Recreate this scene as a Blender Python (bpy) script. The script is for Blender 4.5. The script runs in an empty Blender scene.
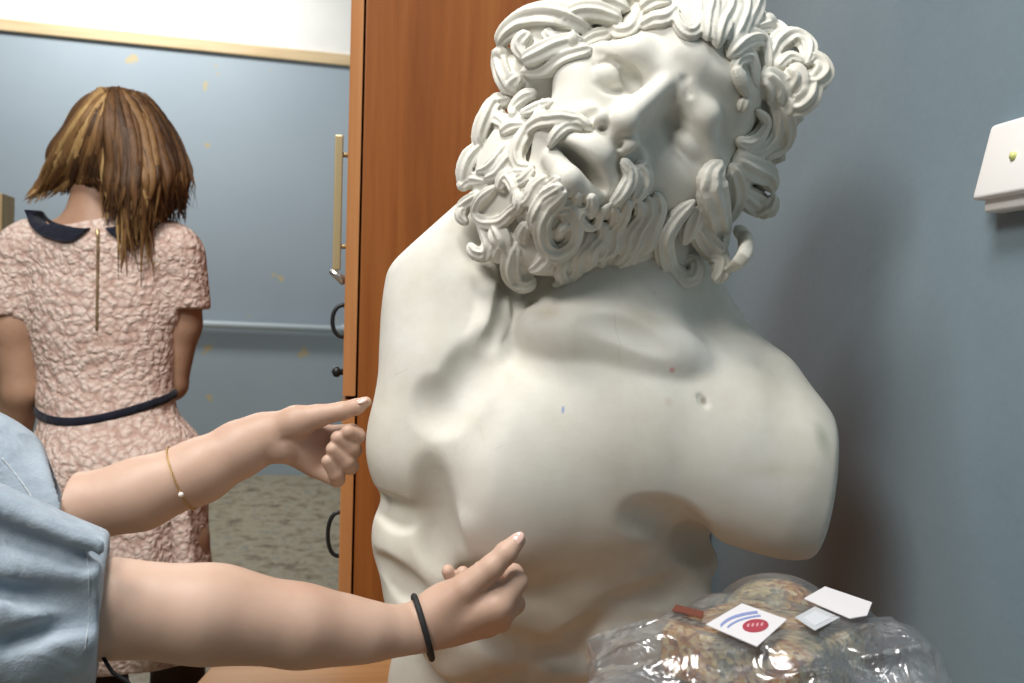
import bpy, math, random
import numpy as np
from mathutils import Matrix, Vector

C = bpy.context.scene.collection
rnd = random.Random(7)
PI = math.pi

# ------------------------------------------------------------------ camera
FPX = 1000.0
YAW, HORIZON, ROLL, CAM_H = math.radians(9.6), 318.0, 0.026, 1.15
PITCH = math.atan((341.5 - HORIZON) / FPX)
_f = np.array([math.sin(YAW) * math.cos(PITCH), math.cos(YAW) * math.cos(PITCH), -math.sin(PITCH)])
_R = np.array([math.cos(YAW), -math.sin(YAW), 0.0])
_U = np.cross(_R, _f)
_r = math.cos(ROLL) * _R + math.sin(ROLL) * _U
_u = -math.sin(ROLL) * _R + math.cos(ROLL) * _U
CAM_R = np.stack([_r, _u, -_f], axis=1)
CAM_T = np.array([0.0, 0.0, CAM_H])
cam_data = bpy.data.cameras.new('camera')
cam_data.sensor_width = 36.0
cam_data.lens = 36.0 * FPX / 1024.0
cam_data.clip_start = 0.02
cam_data.dof.use_dof = True
cam_data.dof.focus_distance = 1.0
cam_data.dof.aperture_fstop = 9.0
cam = bpy.data.objects.new('camera', cam_data)
C.objects.link(cam)
m4 = np.eye(4); m4[:3, :3] = CAM_R; m4[:3, 3] = CAM_T
cam.matrix_world = Matrix([list(map(float, row)) for row in m4])
bpy.context.scene.camera = cam

def P(px, py, d):
    """point seen at image position (px, py) at depth d metres, in view axes"""
    return np.array([(px - 512.0) / FPX * d, -(py - 341.5) / FPX * d, -d])

def to_world(v):
    return np.asarray(v) @ CAM_R.T + CAM_T

def to_view(v):
    return (np.asarray(v) - CAM_T) @ CAM_R

def W(px, py, d):
    return to_world(P(px, py, d))

def ray(px, py):
    v = to_world(P(px, py, 1.0)) - CAM_T
    return v

def on_plane(px, py, axis, val):
    r = ray(px, py)
    return CAM_T + r * ((val - CAM_T[axis]) / r[axis])

# ------------------------------------------------------------------ world, lights, exposure
sc = bpy.context.scene
sc.view_settings.view_transform = 'Standard'
sc.view_settings.look = 'None'
sc.view_settings.gamma = 1.0
sc.view_settings.use_curve_mapping = False
sc.view_settings.exposure = 0.0
world = bpy.data.worlds.new('world')
sc.world = world
world.use_nodes = True
bg = world.node_tree.nodes['Background']
bg.inputs[0].default_value = (0.62, 0.80, 1.0, 1)
bg.inputs[1].default_value = 0.055

def area(name, loc, target, sx, sy, power, col=(1, 1, 1)):
    l = bpy.data.lights.new(name, 'AREA')
    l.shape = 'RECTANGLE'; l.size = sx; l.size_y = sy; l.energy = power; l.color = col
    o = bpy.data.objects.new(name, l); C.objects.link(o)
    o.location = loc
    d = Vector(target) - Vector(loc)
    o.rotation_euler = d.to_track_quat('-Z', 'Y').to_euler()
    return o

area('wall_light', (-1.25, -0.35, 2.85), (0.2, 1.0, 1.2), 0.9, 0.6, 46, (1.0, 0.97, 0.92))
area('ceiling_light', (-0.45, 0.55, 3.4), (0.0, 0.8, 1.2), 1.0, 0.4, 58, (1.0, 0.975, 0.93))
area('ceiling_light', (-1.5, 6.0, 3.95), (-1.5, 6.3, 0.0), 1.8, 0.5, 95, (1.0, 0.98, 0.94))
# ------------------------------------------------------------------ materials
def nmat(name, base=(0.8, 0.8, 0.8), rough=0.6, metal=0.0, spec=0.5):
    m = bpy.data.materials.new(name); m.use_nodes = True
    b = m.node_tree.nodes['Principled BSDF']
    b.inputs['Base Color'].default_value = (*base, 1)
    b.inputs['Roughness'].default_value = rough
    b.inputs['Metallic'].default_value = metal
    b.inputs['Specular IOR Level'].default_value = spec
    return m, m.node_tree.nodes, m.node_tree.links, b

def coords(nt, scale=(1, 1, 1), rot=(0, 0, 0), kind='Object'):
    tc = nt.nodes.new('ShaderNodeTexCoord'); mp = nt.nodes.new('ShaderNodeMapping')
    mp.inputs['Scale'].default_value = scale; mp.inputs['Rotation'].default_value = rot
    nt.links.new(tc.outputs[kind], mp.inputs[0])
    return mp.outputs[0]

def noise(nt, vec, scale, detail=4, rough=0.55, dist=0.0):
    n = nt.nodes.new('ShaderNodeTexNoise')
    n.inputs['Scale'].default_value = scale; n.inputs['Detail'].default_value = detail
    n.inputs['Roughness'].default_value = rough; n.inputs['Distortion'].default_value = dist
    nt.links.new(vec, n.inputs['Vector'])
    return n.outputs['Fac']

def ramp(nt, fac, stops, interp='LINEAR'):
    r = nt.nodes.new('ShaderNodeValToRGB'); r.color_ramp.interpolation = interp
    el = r.color_ramp.elements
    while len(el) < len(stops): el.new(0.5)
    for e, (p, c) in zip(el, stops):
        e.position = p; e.color = (*c, 1) if len(c) == 3 else c
    nt.links.new(fac, r.inputs[0])
    return r.outputs[0]

def mix(nt, fac, a, b, blend='MIX'):
    n = nt.nodes.new('ShaderNodeMix'); n.data_type = 'RGBA'; n.blend_type = blend
    for sock, v in ((n.inputs[0], fac), (n.inputs[6], a), (n.inputs[7], b)):
        if hasattr(v, 'is_output') or isinstance(v, bpy.types.NodeSocket): nt.links.new(v, sock)
        elif isinstance(v, (int, float)): sock.default_value = v
        else: sock.default_value = (*v, 1)
    return n.outputs[2]

def bump(nt, b, height, strength=0.3, dist=0.01):
    n = nt.nodes.new('ShaderNodeBump')
    n.inputs['Strength'].default_value = strength; n.inputs['Distance'].default_value = dist
    nt.links.new(height, n.inputs['Height']); nt.links.new(n.outputs[0], b.inputs['Normal'])
    return n

# ------------------------------------------------------------------ objects
def set_tag(o, label=None, cat=None, group=None, kind=None):
    if label: o['label'] = label
    if cat: o['category'] = cat
    if group: o['group'] = group
    if kind: o['kind'] = kind
    return o

def thing(name, loc, label, cat, group=None):
    o = bpy.data.objects.new(name, None); C.objects.link(o)
    o.empty_display_size = 0.05
    o.location = [float(x) for x in loc]
    return set_tag(o, label, cat, group)

def raw_mesh(name, V, F, mat, parent=None, smooth=True):
    """V world coordinates; F an (n,4)/(n,3) array or a list of index lists"""
    V = np.asarray(V, dtype=np.float64)
    me = bpy.data.meshes.new(name)
    org = np.zeros(3)
    if parent is not None:
        p = parent
        while p is not None:
            org += np.array(p.location); p = p.parent
    else:
        org = (V.min(0) + V.max(0)) / 2; org[2] = V[:, 2].min()
    Vl = V - org
    if isinstance(F, np.ndarray):
        n, k = F.shape
        me.vertices.add(len(V)); me.vertices.foreach_set('co', Vl.astype(np.float32).ravel())
        me.loops.add(n * k); me.loops.foreach_set('vertex_index', F.astype(np.int32).ravel())
        me.polygons.add(n)
        me.polygons.foreach_set('loop_start', np.arange(0, n * k, k, dtype=np.int32))
        me.polygons.foreach_set('loop_total', np.full(n, k, dtype=np.int32))
        me.update(calc_edges=True)
    else:
        me.from_pydata([tuple(map(float, v)) for v in Vl], [], [list(map(int, f)) for f in F])
        me.update()
    if smooth:
        me.polygons.foreach_set('use_smooth', np.ones(len(me.polygons), dtype=bool))
    me.validate()
    o = bpy.data.objects.new(name, me); C.objects.link(o)
    if mat: me.materials.append(mat)
    if parent is not None:
        o.parent = parent
    else:
        o.location = [float(x) for x in org]
    return o

def bevel(o, w=0.003, seg=2):
    m = o.modifiers.new('bevel', 'BEVEL'); m.width = w; m.segments = seg; m.limit_method = 'ANGLE'
    return o

class Geo:
    def __init__(s): s.V = []; s.F = []
    def add(s, V, F):
        o = len(s.V); s.V += [np.asarray(v, float) for v in V]; s.F += [[i + o for i in f] for f in F]
        return s
    def box(s, lo, hi, M=None):
        (x0, y0, z0), (x1, y1, z1) = lo, hi
        V = [np.array(v, float) for v in ((x0,y0,z0),(x1,y0,z0),(x1,y1,z0),(x0,y1,z0),(x0,y0,z1),(x1,y0,z1),(x1,y1,z1),(x0,y1,z1))]
        if M is not None: V = [M(v) for v in V]
        return s.add(V, [(0,3,2,1),(4,5,6,7),(0,1,5,4),(1,2,6,5),(2,3,7,6),(3,0,4,7)])
    def tube(s, pts, rad, n=10, cap=True):
        V, F = tube_mesh(pts, rad, n)
        return s.add(V, F)
    def build(s, name, mat, parent=None, smooth=False):
        return raw_mesh(name, np.array(s.V), s.F, mat, parent, smooth)

def catmull(pts, n):
    p = np.asarray(pts, float)
    if len(p) == 2:
        t = np.linspace(0, 1, n)[:, None]; return p[0] * (1 - t) + p[1] * t
    q = np.vstack([2 * p[0] - p[1], p, 2 * p[-1] - p[-2]])
    out = []
    segs = len(p) - 1
    for u in np.linspace(0, segs, n):
        i = min(int(u), segs - 1); t = u - i
        a, b, c, d = q[i], q[i + 1], q[i + 2], q[i + 3]
        out.append(0.5 * (2 * b + (c - a) * t + (2 * a - 5 * b + 4 * c - d) * t * t + (3 * b - a - 3 * c + d) * t ** 3))
    return np.array(out)

def frames(pts, up=None):
    T = np.gradient(pts, axis=0); T /= np.linalg.norm(T, axis=1)[:, None] + 1e-12
    N = np.zeros_like(T)
    if up is None:
        a = np.array([0, 0, 1.0]) if abs(T[0][2]) < 0.9 else np.array([1.0, 0, 0])
        n = a - T[0] * (a @ T[0])
        for i in range(len(T)):
            n = n - T[i] * (n @ T[i]); n /= np.linalg.norm(n) + 1e-12; N[i] = n
    else:
        N = up - T * np.sum(up * T, axis=1)[:, None]
        N /= np.linalg.norm(N, axis=1)[:, None] + 1e-12
    return T, N, np.cross(T, N)

def tube_mesh(pts, rad, n=10, up=None, flat=1.0, ridges=0, amp=0.0, phase=0.0):
    pts = np.asarray(pts, float); m = len(pts)
    rad = np.broadcast_to(np.asarray(rad, float), (m,))
    T, N, B = frames(pts, up)
    th = np.linspace(0, 2 * PI, n, endpoint=False)
    prof = 1 + amp * np.cos(ridges * th + phase)
    V = pts[:, None, :] + rad[:, None, None] * prof[None, :, None] * (np.cos(th)[None, :, None] * B[:, None, :] + flat * np.sin(th)[None, :, None] * N[:, None, :])
    V = V.reshape(-1, 3)
    F = []
    for i in range(m - 1):
        for j in range(n):
            k = (j + 1) % n
            F.append((i * n + j, i * n + k, (i + 1) * n + k, (i + 1) * n + j))
    V = np.vstack([V, pts[0] - T[0] * rad[0] * 0.5, pts[-1] + T[-1] * rad[-1] * 0.5])
    a, b = m * n, m * n + 1
    for j in range(n):
        k = (j + 1) % n
        F.append((a, k, j)); F.append((b, (m - 1) * n + j, (m - 1) * n + k))
    return V, F

# ------------------------------------------------------------------ implicit surfaces
def rot_axes(x, y, z):
    return np.stack([x, y, z])        # rows are local axes

class Field:
    def __init__(s): s.ops = []
    def _push(s, kind, fn, c, r, k, sign): s.ops.append((kind, fn, np.asarray(c, float), float(r), float(k), sign)); return s
    def ell(s, c, r, k=0.01, A=None, op='add'):
        c = np.asarray(c, float); r = np.asarray(r, float); A = np.eye(3) if A is None else np.asarray(A)
        def fn(p):
            q = (p - c) @ A.T
            k0 = np.sqrt(np.sum((q / r) ** 2, 1)); k1 = np.sqrt(np.sum((q / (r * r)) ** 2, 1)) + 1e-9
            return k0 * (k0 - 1) / k1
        return s._push(op, fn, c, r.max(), k, 1)
    def cone(s, a, b, ra, rb=None, k=0.01, op='add'):
        a = np.asarray(a, float); b = np.asarray(b, float); rb = ra if rb is None else rb
        ba = b - a; l2 = ba @ ba; rr = ra - rb; a2 = l2 - rr * rr; il2 = 1.0 / l2
        def fn(p):
            pa = p - a; y = pa @ ba; z = y - l2
            x2 = np.sum((pa * l2 - y[:, None] * ba) ** 2, 1)
            y2 = y * y * l2; z2 = z * z * l2
            kk = np.sign(rr) * rr * rr * x2
            d = (np.sqrt(np.maximum(x2 * a2 * il2, 0)) + y * rr) * il2 - ra
            m1 = np.sign(z) * a2 * z2 > kk; m2 = (~m1) & (np.sign(y) * a2 * y2 < kk)
            d = np.where(m1, np.sqrt(x2 + z2) * il2 - rb, d)
            return np.where(m2, np.sqrt(x2 + y2) * il2 - ra, d)
        return s._push(op, fn, (a + b) / 2, math.sqrt(l2) / 2 + max(ra, rb), k, 1)
    def chain(s, pts, rad, k=0.01, op='add'):
        for i in range(len(pts) - 1): s.cone(pts[i], pts[i + 1], rad[i], rad[i + 1], k, op)
        return s
    def cut(s, p0, n, k=0.004):
        """remove the half space on the +n side of p0"""
        p0 = np.asarray(p0, float); n = np.asarray(n, float); n = n / np.linalg.norm(n)
        return s._push('sub', lambda p: -((p - p0) @ n), p0, 1e6, k, 1)
    def slab(s, a, b, wa, wb, t, up, k=0.01, op='add'):
        """flat tapered plate from a to b, half widths wa/wb, half thickness t, plate normal up"""
        a = np.asarray(a, float); b = np.asarray(b, float)
        ax = b - a; L = np.linalg.norm(ax); ax = ax / L
        n = np.asarray(up, float); n = n - ax * (n @ ax); n /= np.linalg.norm(n); sd = np.cross(ax, n)
        def fn(p):
            q = p - a; u = q @ ax; v = q @ sd; w = q @ n
            tt = np.clip(u / L, 0, 1); hw = wa + (wb - wa) * tt - t
            du = np.maximum(np.maximum(-u, u - L), 0); dv = np.maximum(np.abs(v) - hw, 0)
            return np.sqrt(du * du + dv * dv + w * w) - t
        return s._push(op, fn, (a + b) / 2, L / 2 + max(wa, wb) + t, k, 1)
    def __call__(s, p, c=None, R=None):
        d = np.full(len(p), 10.0)
        for kind, fn, oc, orad, k, sg in s.ops:
            if c is not None and np.linalg.norm(c - oc) > orad + R + k + 0.012: continue
            e = fn(p)
            if kind == 'add':
                h = np.maximum(k - np.abs(d - e), 0); d = np.minimum(d, e) - h * h / (4 * k)
            elif kind == 'sub':
                h = np.maximum(k - np.abs(-d - e), 0) ; d = np.maximum(d, -e) + h * h / (4 * k)
        return d

def surface(field, lo, hi, h):
    lo = np.asarray(lo, float); hi = np.asarray(hi, float)
    B = 16
    nb = np.ceil((hi - lo) / (h * B)).astype(int)
    n = nb * B
    F = np.empty(n, dtype=np.float32)
    g = np.stack(np.meshgrid(*[np.arange(k) for k in nb], indexing='ij'), -1).reshape(-1, 3)
    cen = lo + (g * B + (B - 1) / 2) * h
    Rb = (B / 2) * h * math.sqrt(3)
    dc = np.concatenate([field(cen[i:i + 20000]) for i in range(0, len(cen), 20000)])
    off = np.stack(np.meshgrid(*[np.arange(B)] * 3, indexing='ij'), -1).reshape(-1, 3) * h
    for (i, j, k), c, d in zip(g, cen, dc):
        sl = (slice(i * B, i * B + B), slice(j * B, j * B + B), slice(k * B, k * B + B))
        if abs(d) > Rb * 1.5 + 0.012:
            F[sl] = d
        else:
            F[sl] = field(lo + np.array((i, j, k)) * B * h + off, c, Rb).reshape(B, B, B)
    F[0] = F[-1] = 1; F[:, 0] = F[:, -1] = 1; F[:, :, 0] = F[:, :, -1] = 1
    S = F < 0
    cnt = np.zeros(n - 1, dtype=np.int8)
    for a in (0, 1):
        for b in (0, 1):
            for c in (0, 1):
                cnt += S[a:n[0] - 1 + a, b:n[1] - 1 + b, c:n[2] - 1 + c]
    act = (cnt > 0) & (cnt < 8)
    idx = np.argwhere(act)
    vid = np.full(n - 1, -1, dtype=np.int64); vid[act] = np.arange(len(idx))
    corners = np.array([(a, b, c) for a in (0, 1) for b in (0, 1) for c in (0, 1)])
    val = np.stack([F[idx[:, 0] + a, idx[:, 1] + b, idx[:, 2] + c] for a, b, c in corners], 1)
    acc = np.zeros((len(idx), 3)); num = np.zeros(len(idx))
    for p in range(8):
        for q in range(p + 1, 8):
            if np.abs(corners[p] - corners[q]).sum() != 1: continue
            m = (val[:, p] < 0) != (val[:, q] < 0)
            t = val[:, p] / (val[:, p] - val[:, q] + 1e-20)
            pt = corners[p] + t[:, None] * (corners[q] - corners[p])
            acc[m] += pt[m]; num[m] += 1
    V = lo + (idx + acc / num[:, None]) * h
    quads = []
    for ax in range(3):
        sl0 = [slice(1, -1)] * 3; sl1 = [slice(1, -1)] * 3
        sl0[ax] = slice(0, -1); sl1[ax] = slice(1, None)
        a, b = S[tuple(sl0)], S[tuple(sl1)]
        base = np.ones(3, int); base[ax] = 0
        e = np.argwhere(a != b)
        if not len(e): continue
        inside = a[e[:, 0], e[:, 1], e[:, 2]]
        e = e + base
        u, w = [(1, 2), (2, 0), (0, 1)][ax]
        du = np.zeros(3, int); du[u] = 1; dw = np.zeros(3, int); dw[w] = 1
        f = lambda x: vid[x[:, 0], x[:, 1], x[:, 2]]
        q = np.stack([f(e - du - dw), f(e - dw), f(e), f(e - du)], 1)
        q[~inside] = q[~inside][:, ::-1]
        quads.append(q)
    return V, np.vstack(quads)

def body(name, field, lo, hi, h, mat, parent=None):
    """mesh of an implicit surface given in view axes"""
    V, F = surface(field, lo, hi, h)
    return raw_mesh(name, to_world(V), F, mat, parent)
# ------------------------------------------------------------------ the room
WALL_X, BACK_Y, LEFT_X, NEAR_Y, CEIL_Z = 0.625, 7.2, -4.2, -2.6, 4.1

def wall_paint(name, stops, chip=None, sc_=3.0):
    m, N, L, b = nmat(name, rough=0.42)
    v = coords(m.node_tree, kind='Object')
    c = ramp(m.node_tree, noise(m.node_tree, v, sc_, 5), stops)
    if chip:
        f = noise(m.node_tree, v, 1.7, 2)
        k = ramp(m.node_tree, noise(m.node_tree, v, 6.5, 2.5, 0.55), [(0.715, (0, 0, 0)), (0.735, (1, 1, 1))])
        c = mix(m.node_tree, k, c, chip)
    L.new(c, b.inputs['Base Color'])
    bump(m.node_tree, b, noise(m.node_tree, v, 60, 3), 0.12, 0.004)
    return m

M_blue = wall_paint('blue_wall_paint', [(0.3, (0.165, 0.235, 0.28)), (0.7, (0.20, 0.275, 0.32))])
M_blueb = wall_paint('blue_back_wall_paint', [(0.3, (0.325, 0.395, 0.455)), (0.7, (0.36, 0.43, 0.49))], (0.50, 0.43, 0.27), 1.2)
M_white = wall_paint('white_wall_paint', [(0.3, (0.80, 0.80, 0.78)), (0.7, (0.86, 0.86, 0.84))])

def slab(name, lo, hi, mat, kind='structure'):
    g = Geo().box(lo, hi)
    o = g.build(name, mat)
    if kind: o['kind'] = kind
    return o

m, N, L, b = nmat('mottled_linoleum', rough=0.5)
v = coords(m.node_tree)
c1 = ramp(m.node_tree, noise(m.node_tree, v, 11, 6, 0.72, 0.2), [(0.36, (0.09, 0.07, 0.045)), (0.45, (0.24, 0.195, 0.125)), (0.54, (0.36, 0.315, 0.225)), (0.62, (0.20, 0.20, 0.16))])
L.new(c1, b.inputs['Base Color'])
slab('floor', (LEFT_X - .1, NEAR_Y - .1, -0.1), (WALL_X + .1, BACK_Y + .1, 0), m)
slab('ceiling', (LEFT_X - .1, NEAR_Y - .1, CEIL_Z), (WALL_X + .1, BACK_Y + .1, CEIL_Z + .1), M_white)
TRIM_L, TRIM_R = on_plane(-30, 22, 1, BACK_Y), on_plane(348, 61, 1, BACK_Y)
def trim_z(x): return TRIM_L[2] + (TRIM_R[2] - TRIM_L[2]) * (x - TRIM_L[0]) / (TRIM_R[0] - TRIM_L[0])
def sheared(lo, hi, zf):
    return lambda v: np.array([v[0], v[1], zf(v[0]) + v[2]])
# back wall: blue dado paint below the batten, white above
g = Geo().add([(LEFT_X, BACK_Y, 0), (WALL_X, BACK_Y, 0), (WALL_X, BACK_Y, trim_z(WALL_X)), (LEFT_X, BACK_Y, trim_z(LEFT_X)),
               (LEFT_X, BACK_Y + .1, 0), (WALL_X, BACK_Y + .1, 0), (WALL_X, BACK_Y + .1, trim_z(WALL_X)), (LEFT_X, BACK_Y + .1, trim_z(LEFT_X))],
              [(0, 1, 2, 3), (5, 4, 7, 6), (4, 0, 3, 7), (1, 5, 6, 2), (4, 5, 1, 0), (3, 2, 6, 7)])
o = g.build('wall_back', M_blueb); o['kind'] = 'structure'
g = Geo().add([(LEFT_X, BACK_Y, trim_z(LEFT_X)), (WALL_X, BACK_Y, trim_z(WALL_X)), (WALL_X, BACK_Y, CEIL_Z), (LEFT_X, BACK_Y, CEIL_Z),
               (LEFT_X, BACK_Y + .1, trim_z(LEFT_X)), (WALL_X, BACK_Y + .1, trim_z(WALL_X)), (WALL_X, BACK_Y + .1, CEIL_Z), (LEFT_X, BACK_Y + .1, CEIL_Z)],
              [(0, 1, 2, 3), (5, 4, 7, 6), (4, 0, 3, 7), (1, 5, 6, 2), (4, 5, 1, 0), (3, 2, 6, 7)])
o = g.build('wall_back_upper', M_white); o['kind'] = 'structure'
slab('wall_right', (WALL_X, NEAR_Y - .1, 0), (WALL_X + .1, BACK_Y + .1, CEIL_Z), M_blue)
# pale wooden batten on the back wall
m_pine, N, L, b = nmat('pine_batten_wood', rough=0.55)
v = coords(m_pine.node_tree, (0.5, 6, 6))
c = ramp(m_pine.node_tree, noise(m_pine.node_tree, v, 4, 4), [(0.3, (0.55, 0.40, 0.22)), (0.7, (0.68, 0.53, 0.33))])
vor = m_pine.node_tree.nodes.new('ShaderNodeTexVoronoi'); vor.inputs['Scale'].default_value = 1.6
m_pine.node_tree.links.new(coords(m_pine.node_tree, (1, 0.01, 3.5)), vor.inputs['Vector'])
c = mix(m_pine.node_tree, ramp(m_pine.node_tree, vor.outputs['Distance'], [(0.05, (1, 1, 1)), (0.10, (0, 0, 0))]), c, (0.2, 0.1, 0.04))
L.new(c, b.inputs['Base Color'])
o = Geo().box((LEFT_X, BACK_Y - 0.03, -0.04), (WALL_X, BACK_Y, 0.04), sheared(0, 0, trim_z)).build('trim_1', m_pine); o['kind'] = 'structure'
bevel(o, 0.006)
# painted pipe along the back wall
m_pipe, N, L, b = nmat('white_pipe_paint', (0.50, 0.56, 0.60), 0.35)
PL, PR = on_plane(190, 323.5, 1, BACK_Y), on_plane(340, 329.5, 1, BACK_Y)
def pipe_z(x): return PL[2] + (PR[2] - PL[2]) * (x - PL[0]) / (PR[0] - PL[0])
g = Geo().tube([(LEFT_X, BACK_Y - .045, pipe_z(LEFT_X)), (WALL_X, BACK_Y - .045, pipe_z(WALL_X))], 0.026, 14)
for x in np.arange(-3.6, 0.6, 1.2): g.box((x - .012, BACK_Y - .05, -.035), (x + .012, BACK_Y, .035), sheared(0, 0, pipe_z))
pipe = g.build('trim_2', m_pipe, smooth=True); pipe['kind'] = 'structure'
# ------------------------------------------------------------------ plaster bust
U1 = 0.00105
def B(px, py, dz=0.0): return P(px, py, 1.05 - dz * U1)
def q(v): return np.asarray(v, float) * U1

m_pl, N, L, b = nmat('aged_plaster', rough=0.62, spec=0.35)
nt = m_pl.node_tree
v = coords(nt)
c = ramp(nt, noise(nt, v, 7, 5, 0.6), [(0.3, (0.58, 0.555, 0.48)), (0.55, (0.69, 0.675, 0.615)), (0.75, (0.74, 0.73, 0.69))])
sp = ramp(nt, noise(nt, v, 90, 2, 0.5), [(0.70, (0, 0, 0)), (0.78, (1, 1, 1))])
sm = mix(nt, ramp(nt, noise(nt, v, 11, 3), [(0.55, (0, 0, 0)), (0.75, (1, 1, 1))]), (0, 0, 0), sp)
c = mix(nt, mix(nt, 0.55, (0, 0, 0), sm), c, (0.36, 0.33, 0.26))
scr = nt.nodes.new('ShaderNodeTexVoronoi'); scr.feature = 'DISTANCE_TO_EDGE'; scr.inputs['Scale'].default_value = 9
nt.links.new(coords(nt, (1.0, 3.0, 0.8), (0.5, 0.3, 0.6)), scr.inputs['Vector'])
ln = ramp(nt, scr.outputs['Distance'], [(0.0, (1, 1, 1)), (0.006, (0, 0, 0))])
ln = mix(nt, ramp(nt, noise(nt, v, 15, 2), [(0.58, (0, 0, 0)), (0.66, (1, 1, 1))]), (0, 0, 0), ln)
c = mix(nt, mix(nt, 0.35, (0, 0, 0), ln), c, (0.35, 0.32, 0.25))
gr = ramp(nt, noise(nt, v, 4.2, 6, 0.7), [(0.48, (0, 0, 0)), (0.66, (1, 1, 1))])
c = mix(nt, mix(nt, 0.30, (0, 0, 0), gr), c, (0.47, 0.42, 0.30))
PLASTER_OUT = (nt, b, c)
bump(nt, b, noise(nt, v, 120, 4), 0.10, 0.002)

# ---- torso
BX = B(560, 745, -60); BXW = to_world(BX)
TABLE_Z = BXW[2] - 0.004
T = Field()
def tell(px, py, dz, r, k=30, A=None, op='add'): T.ell(B(px, py, dz), q(r), k * U1, A, op)
def tcone(a, b_, ra, rb=None, k=25, op='add'): T.cone(B(*a), B(*b_), ra * U1, (ra if rb is None else rb) * U1, k * U1, op)
def rz(deg):   # local axes turned in the picture plane (counter-clockwise)
    a = math.radians(deg); return np.array([[math.cos(a), math.sin(a), 0], [-math.sin(a), math.cos(a), 0], [0, 0, 1.0]])
tell(556, 482, -84, (170, 180, 124))                     # rib cage
tell(560, 690, -160, (150, 150, 100), 60)                # waist
tcone((556, 640, -160), (540, 760, -160), 128, 140, 70)
tell(440, 690, -110, (58, 90, 60), 40)
tell(655, 610, -84, (56, 100, 60), 30)
# chest muscles
tell(565, 452, 26, (128, 96, 60), 50, rz(-6))
tell(500, 485, 30, (66, 78, 50), 40)
tell(640, 425, 20, (90, 70, 60), 40, rz(-15))
tell(428, 448, -10, (62, 76, 64), 26, rz(6))
tell(440, 375, -12, (50, 70, 58), 40)
# raised right shoulder stump
tcone((455, 350, -30), (458, 240, -55), 66, 64, 40)
tell(432, 300, -30, (45, 76, 56), 30, rz(-6))
tcone((482, 352, 22), (470, 285, 2), 17, 22, 22)      # strap between neck and shoulder
tcone((488, 255, -34), (490, 330, 14), 17, 11, 14)
# neck and collar bones
tcone((600, 330, -40), (635, 220, -50), 90, 84, 40)
tcone((540, 325, 34), (590, 290, 20), 16, 16, 26)
tcone((660, 350, 24), (575, 330, 40), 24, 18, 26)
tcone((655, 356, 18), (768, 386, -20), 26, 28, 30)
tcone((682, 300, -80), (756, 404, -46), 44, 42, 50)
# left shoulder and upper arm
tell(728, 446, -10, (86, 68, 76), 40, rz(-34))
tcone((720, 445, -10), (798, 496, -8), 72, 62, 40)
tcone((650, 462, 20), (770, 502, 14), 38, 40, 40)
tell(790, 455, -5, (48, 62, 60), 30)
# right flank and ribs
tell(405, 545, -12, (32, 52, 50), 16, rz(12))
tell(420, 600, -8, (34, 42, 46), 18, rz(25))
tell(432, 560, 8, (24, 60, 40), 22, rz(20))
for a_, b_, r_ in (((640, 584, -10), (705, 562, -48), 12), ((610, 630, -12), (695, 600, -40), 14), ((560, 668, -24), (660, 645, -34), 14),
                   ((520, 606, 0), (580, 586, 0), 13), ((500, 645, -14), (560, 615, -6), 13)):
    tcone(a_, b_, r_, r_, 26)
tell(470, 625, -20, (45, 60, 35), 34, rz(-20))
# grooves: line between the chest muscles, neck pit
tcone((520, 345, 92), (462, 420, 84), 8, 8, 34, 'sub')
tcone((466, 424, 94), (446, 500, 84), 5, 5, 40, 'sub')
tell(548, 312, 62, (16, 8, 20), 18, None, 'sub')
T.cut(B(828, 470, 0), np.array([0.98, -0.17, 0.10]), 9 * U1)
n_ = np.array([-0.66, 0.74, 0.12]); T.cut(B(428, 229, 0), n_, 9 * U1)
T.cut(B(512, 748, 0) , np.array([0, -1.0, 0]), 4 * U1)

# carved detail that follows the surface: grooves and raised lines
def along(pts, lift):
    D_ = np.linspace(0.80, 1.25, 260); out = []
    for px, py in pts:
        v_ = T(np.array([P(px, py, d) for d in D_])); i = np.where(v_ < 0)[0]
        out.append(P(px, py, (D_[i[0]] if len(i) else D_[np.argmin(v_)]) - lift * U1))
    return out
def groove(pts, r, cut, k, end=.55):
    p_ = along([tuple(v_) for v_ in catmull(pts, 3 * len(pts))], r - cut)
    rr_ = r * (end + (1 - end) * np.sin(np.linspace(0, PI, len(p_))))
    for i in range(len(p_) - 1): T.cone(p_[i], p_[i + 1], rr_[i] * U1, rr_[i + 1] * U1, k * U1, 'sub')
def ridge(pts, r, rise, k, end=.55):
    p_ = along([tuple(v_) for v_ in catmull(pts, 3 * len(pts))], rise - r)
    rr_ = r * (end + (1 - end) * np.sin(np.linspace(0, PI, len(p_))))
    T.chain(p_, rr_ * U1, k * U1)
ridge([(482, 262), (490, 295), (489, 322), (474, 352)], 12, 3.5, 12)
groove([(503, 264), (507, 295), (502, 325), (486, 352)], 10, 3, 6)
ridge([(545, 336), (600, 332), (645, 350), (690, 362)], 15, -1.5, 26)
groove([(590, 318), (630, 327), (668, 347)], 10, 0, 12)
groove([(484, 342), (464, 380), (448, 414)], 14, -0.5, 20)
groove([(424, 398), (438, 412)], 24, -4.4, 20)
groove([(374, 498), (394, 514), (416, 520)], 11, 1.5, 10)
groove([(424, 470), (431, 520), (446, 562)], 14, 0, 20)
groove([(640, 520), (676, 530), (714, 554)], 15, 2, 22)
groove([(700, 394), (707, 406)], 4, 1, 3)
groove([(612, 612), (650, 602), (692, 582)], 12, -2.2, 16); groove([(560, 648), (610, 632), (664, 628)], 12, -2.2, 16)
groove([(480, 640), (535, 656), (600, 662)], 12, -2.2, 16)
groove([(376, 562), (398, 584), (420, 600)], 11, 2, 12)


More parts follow.
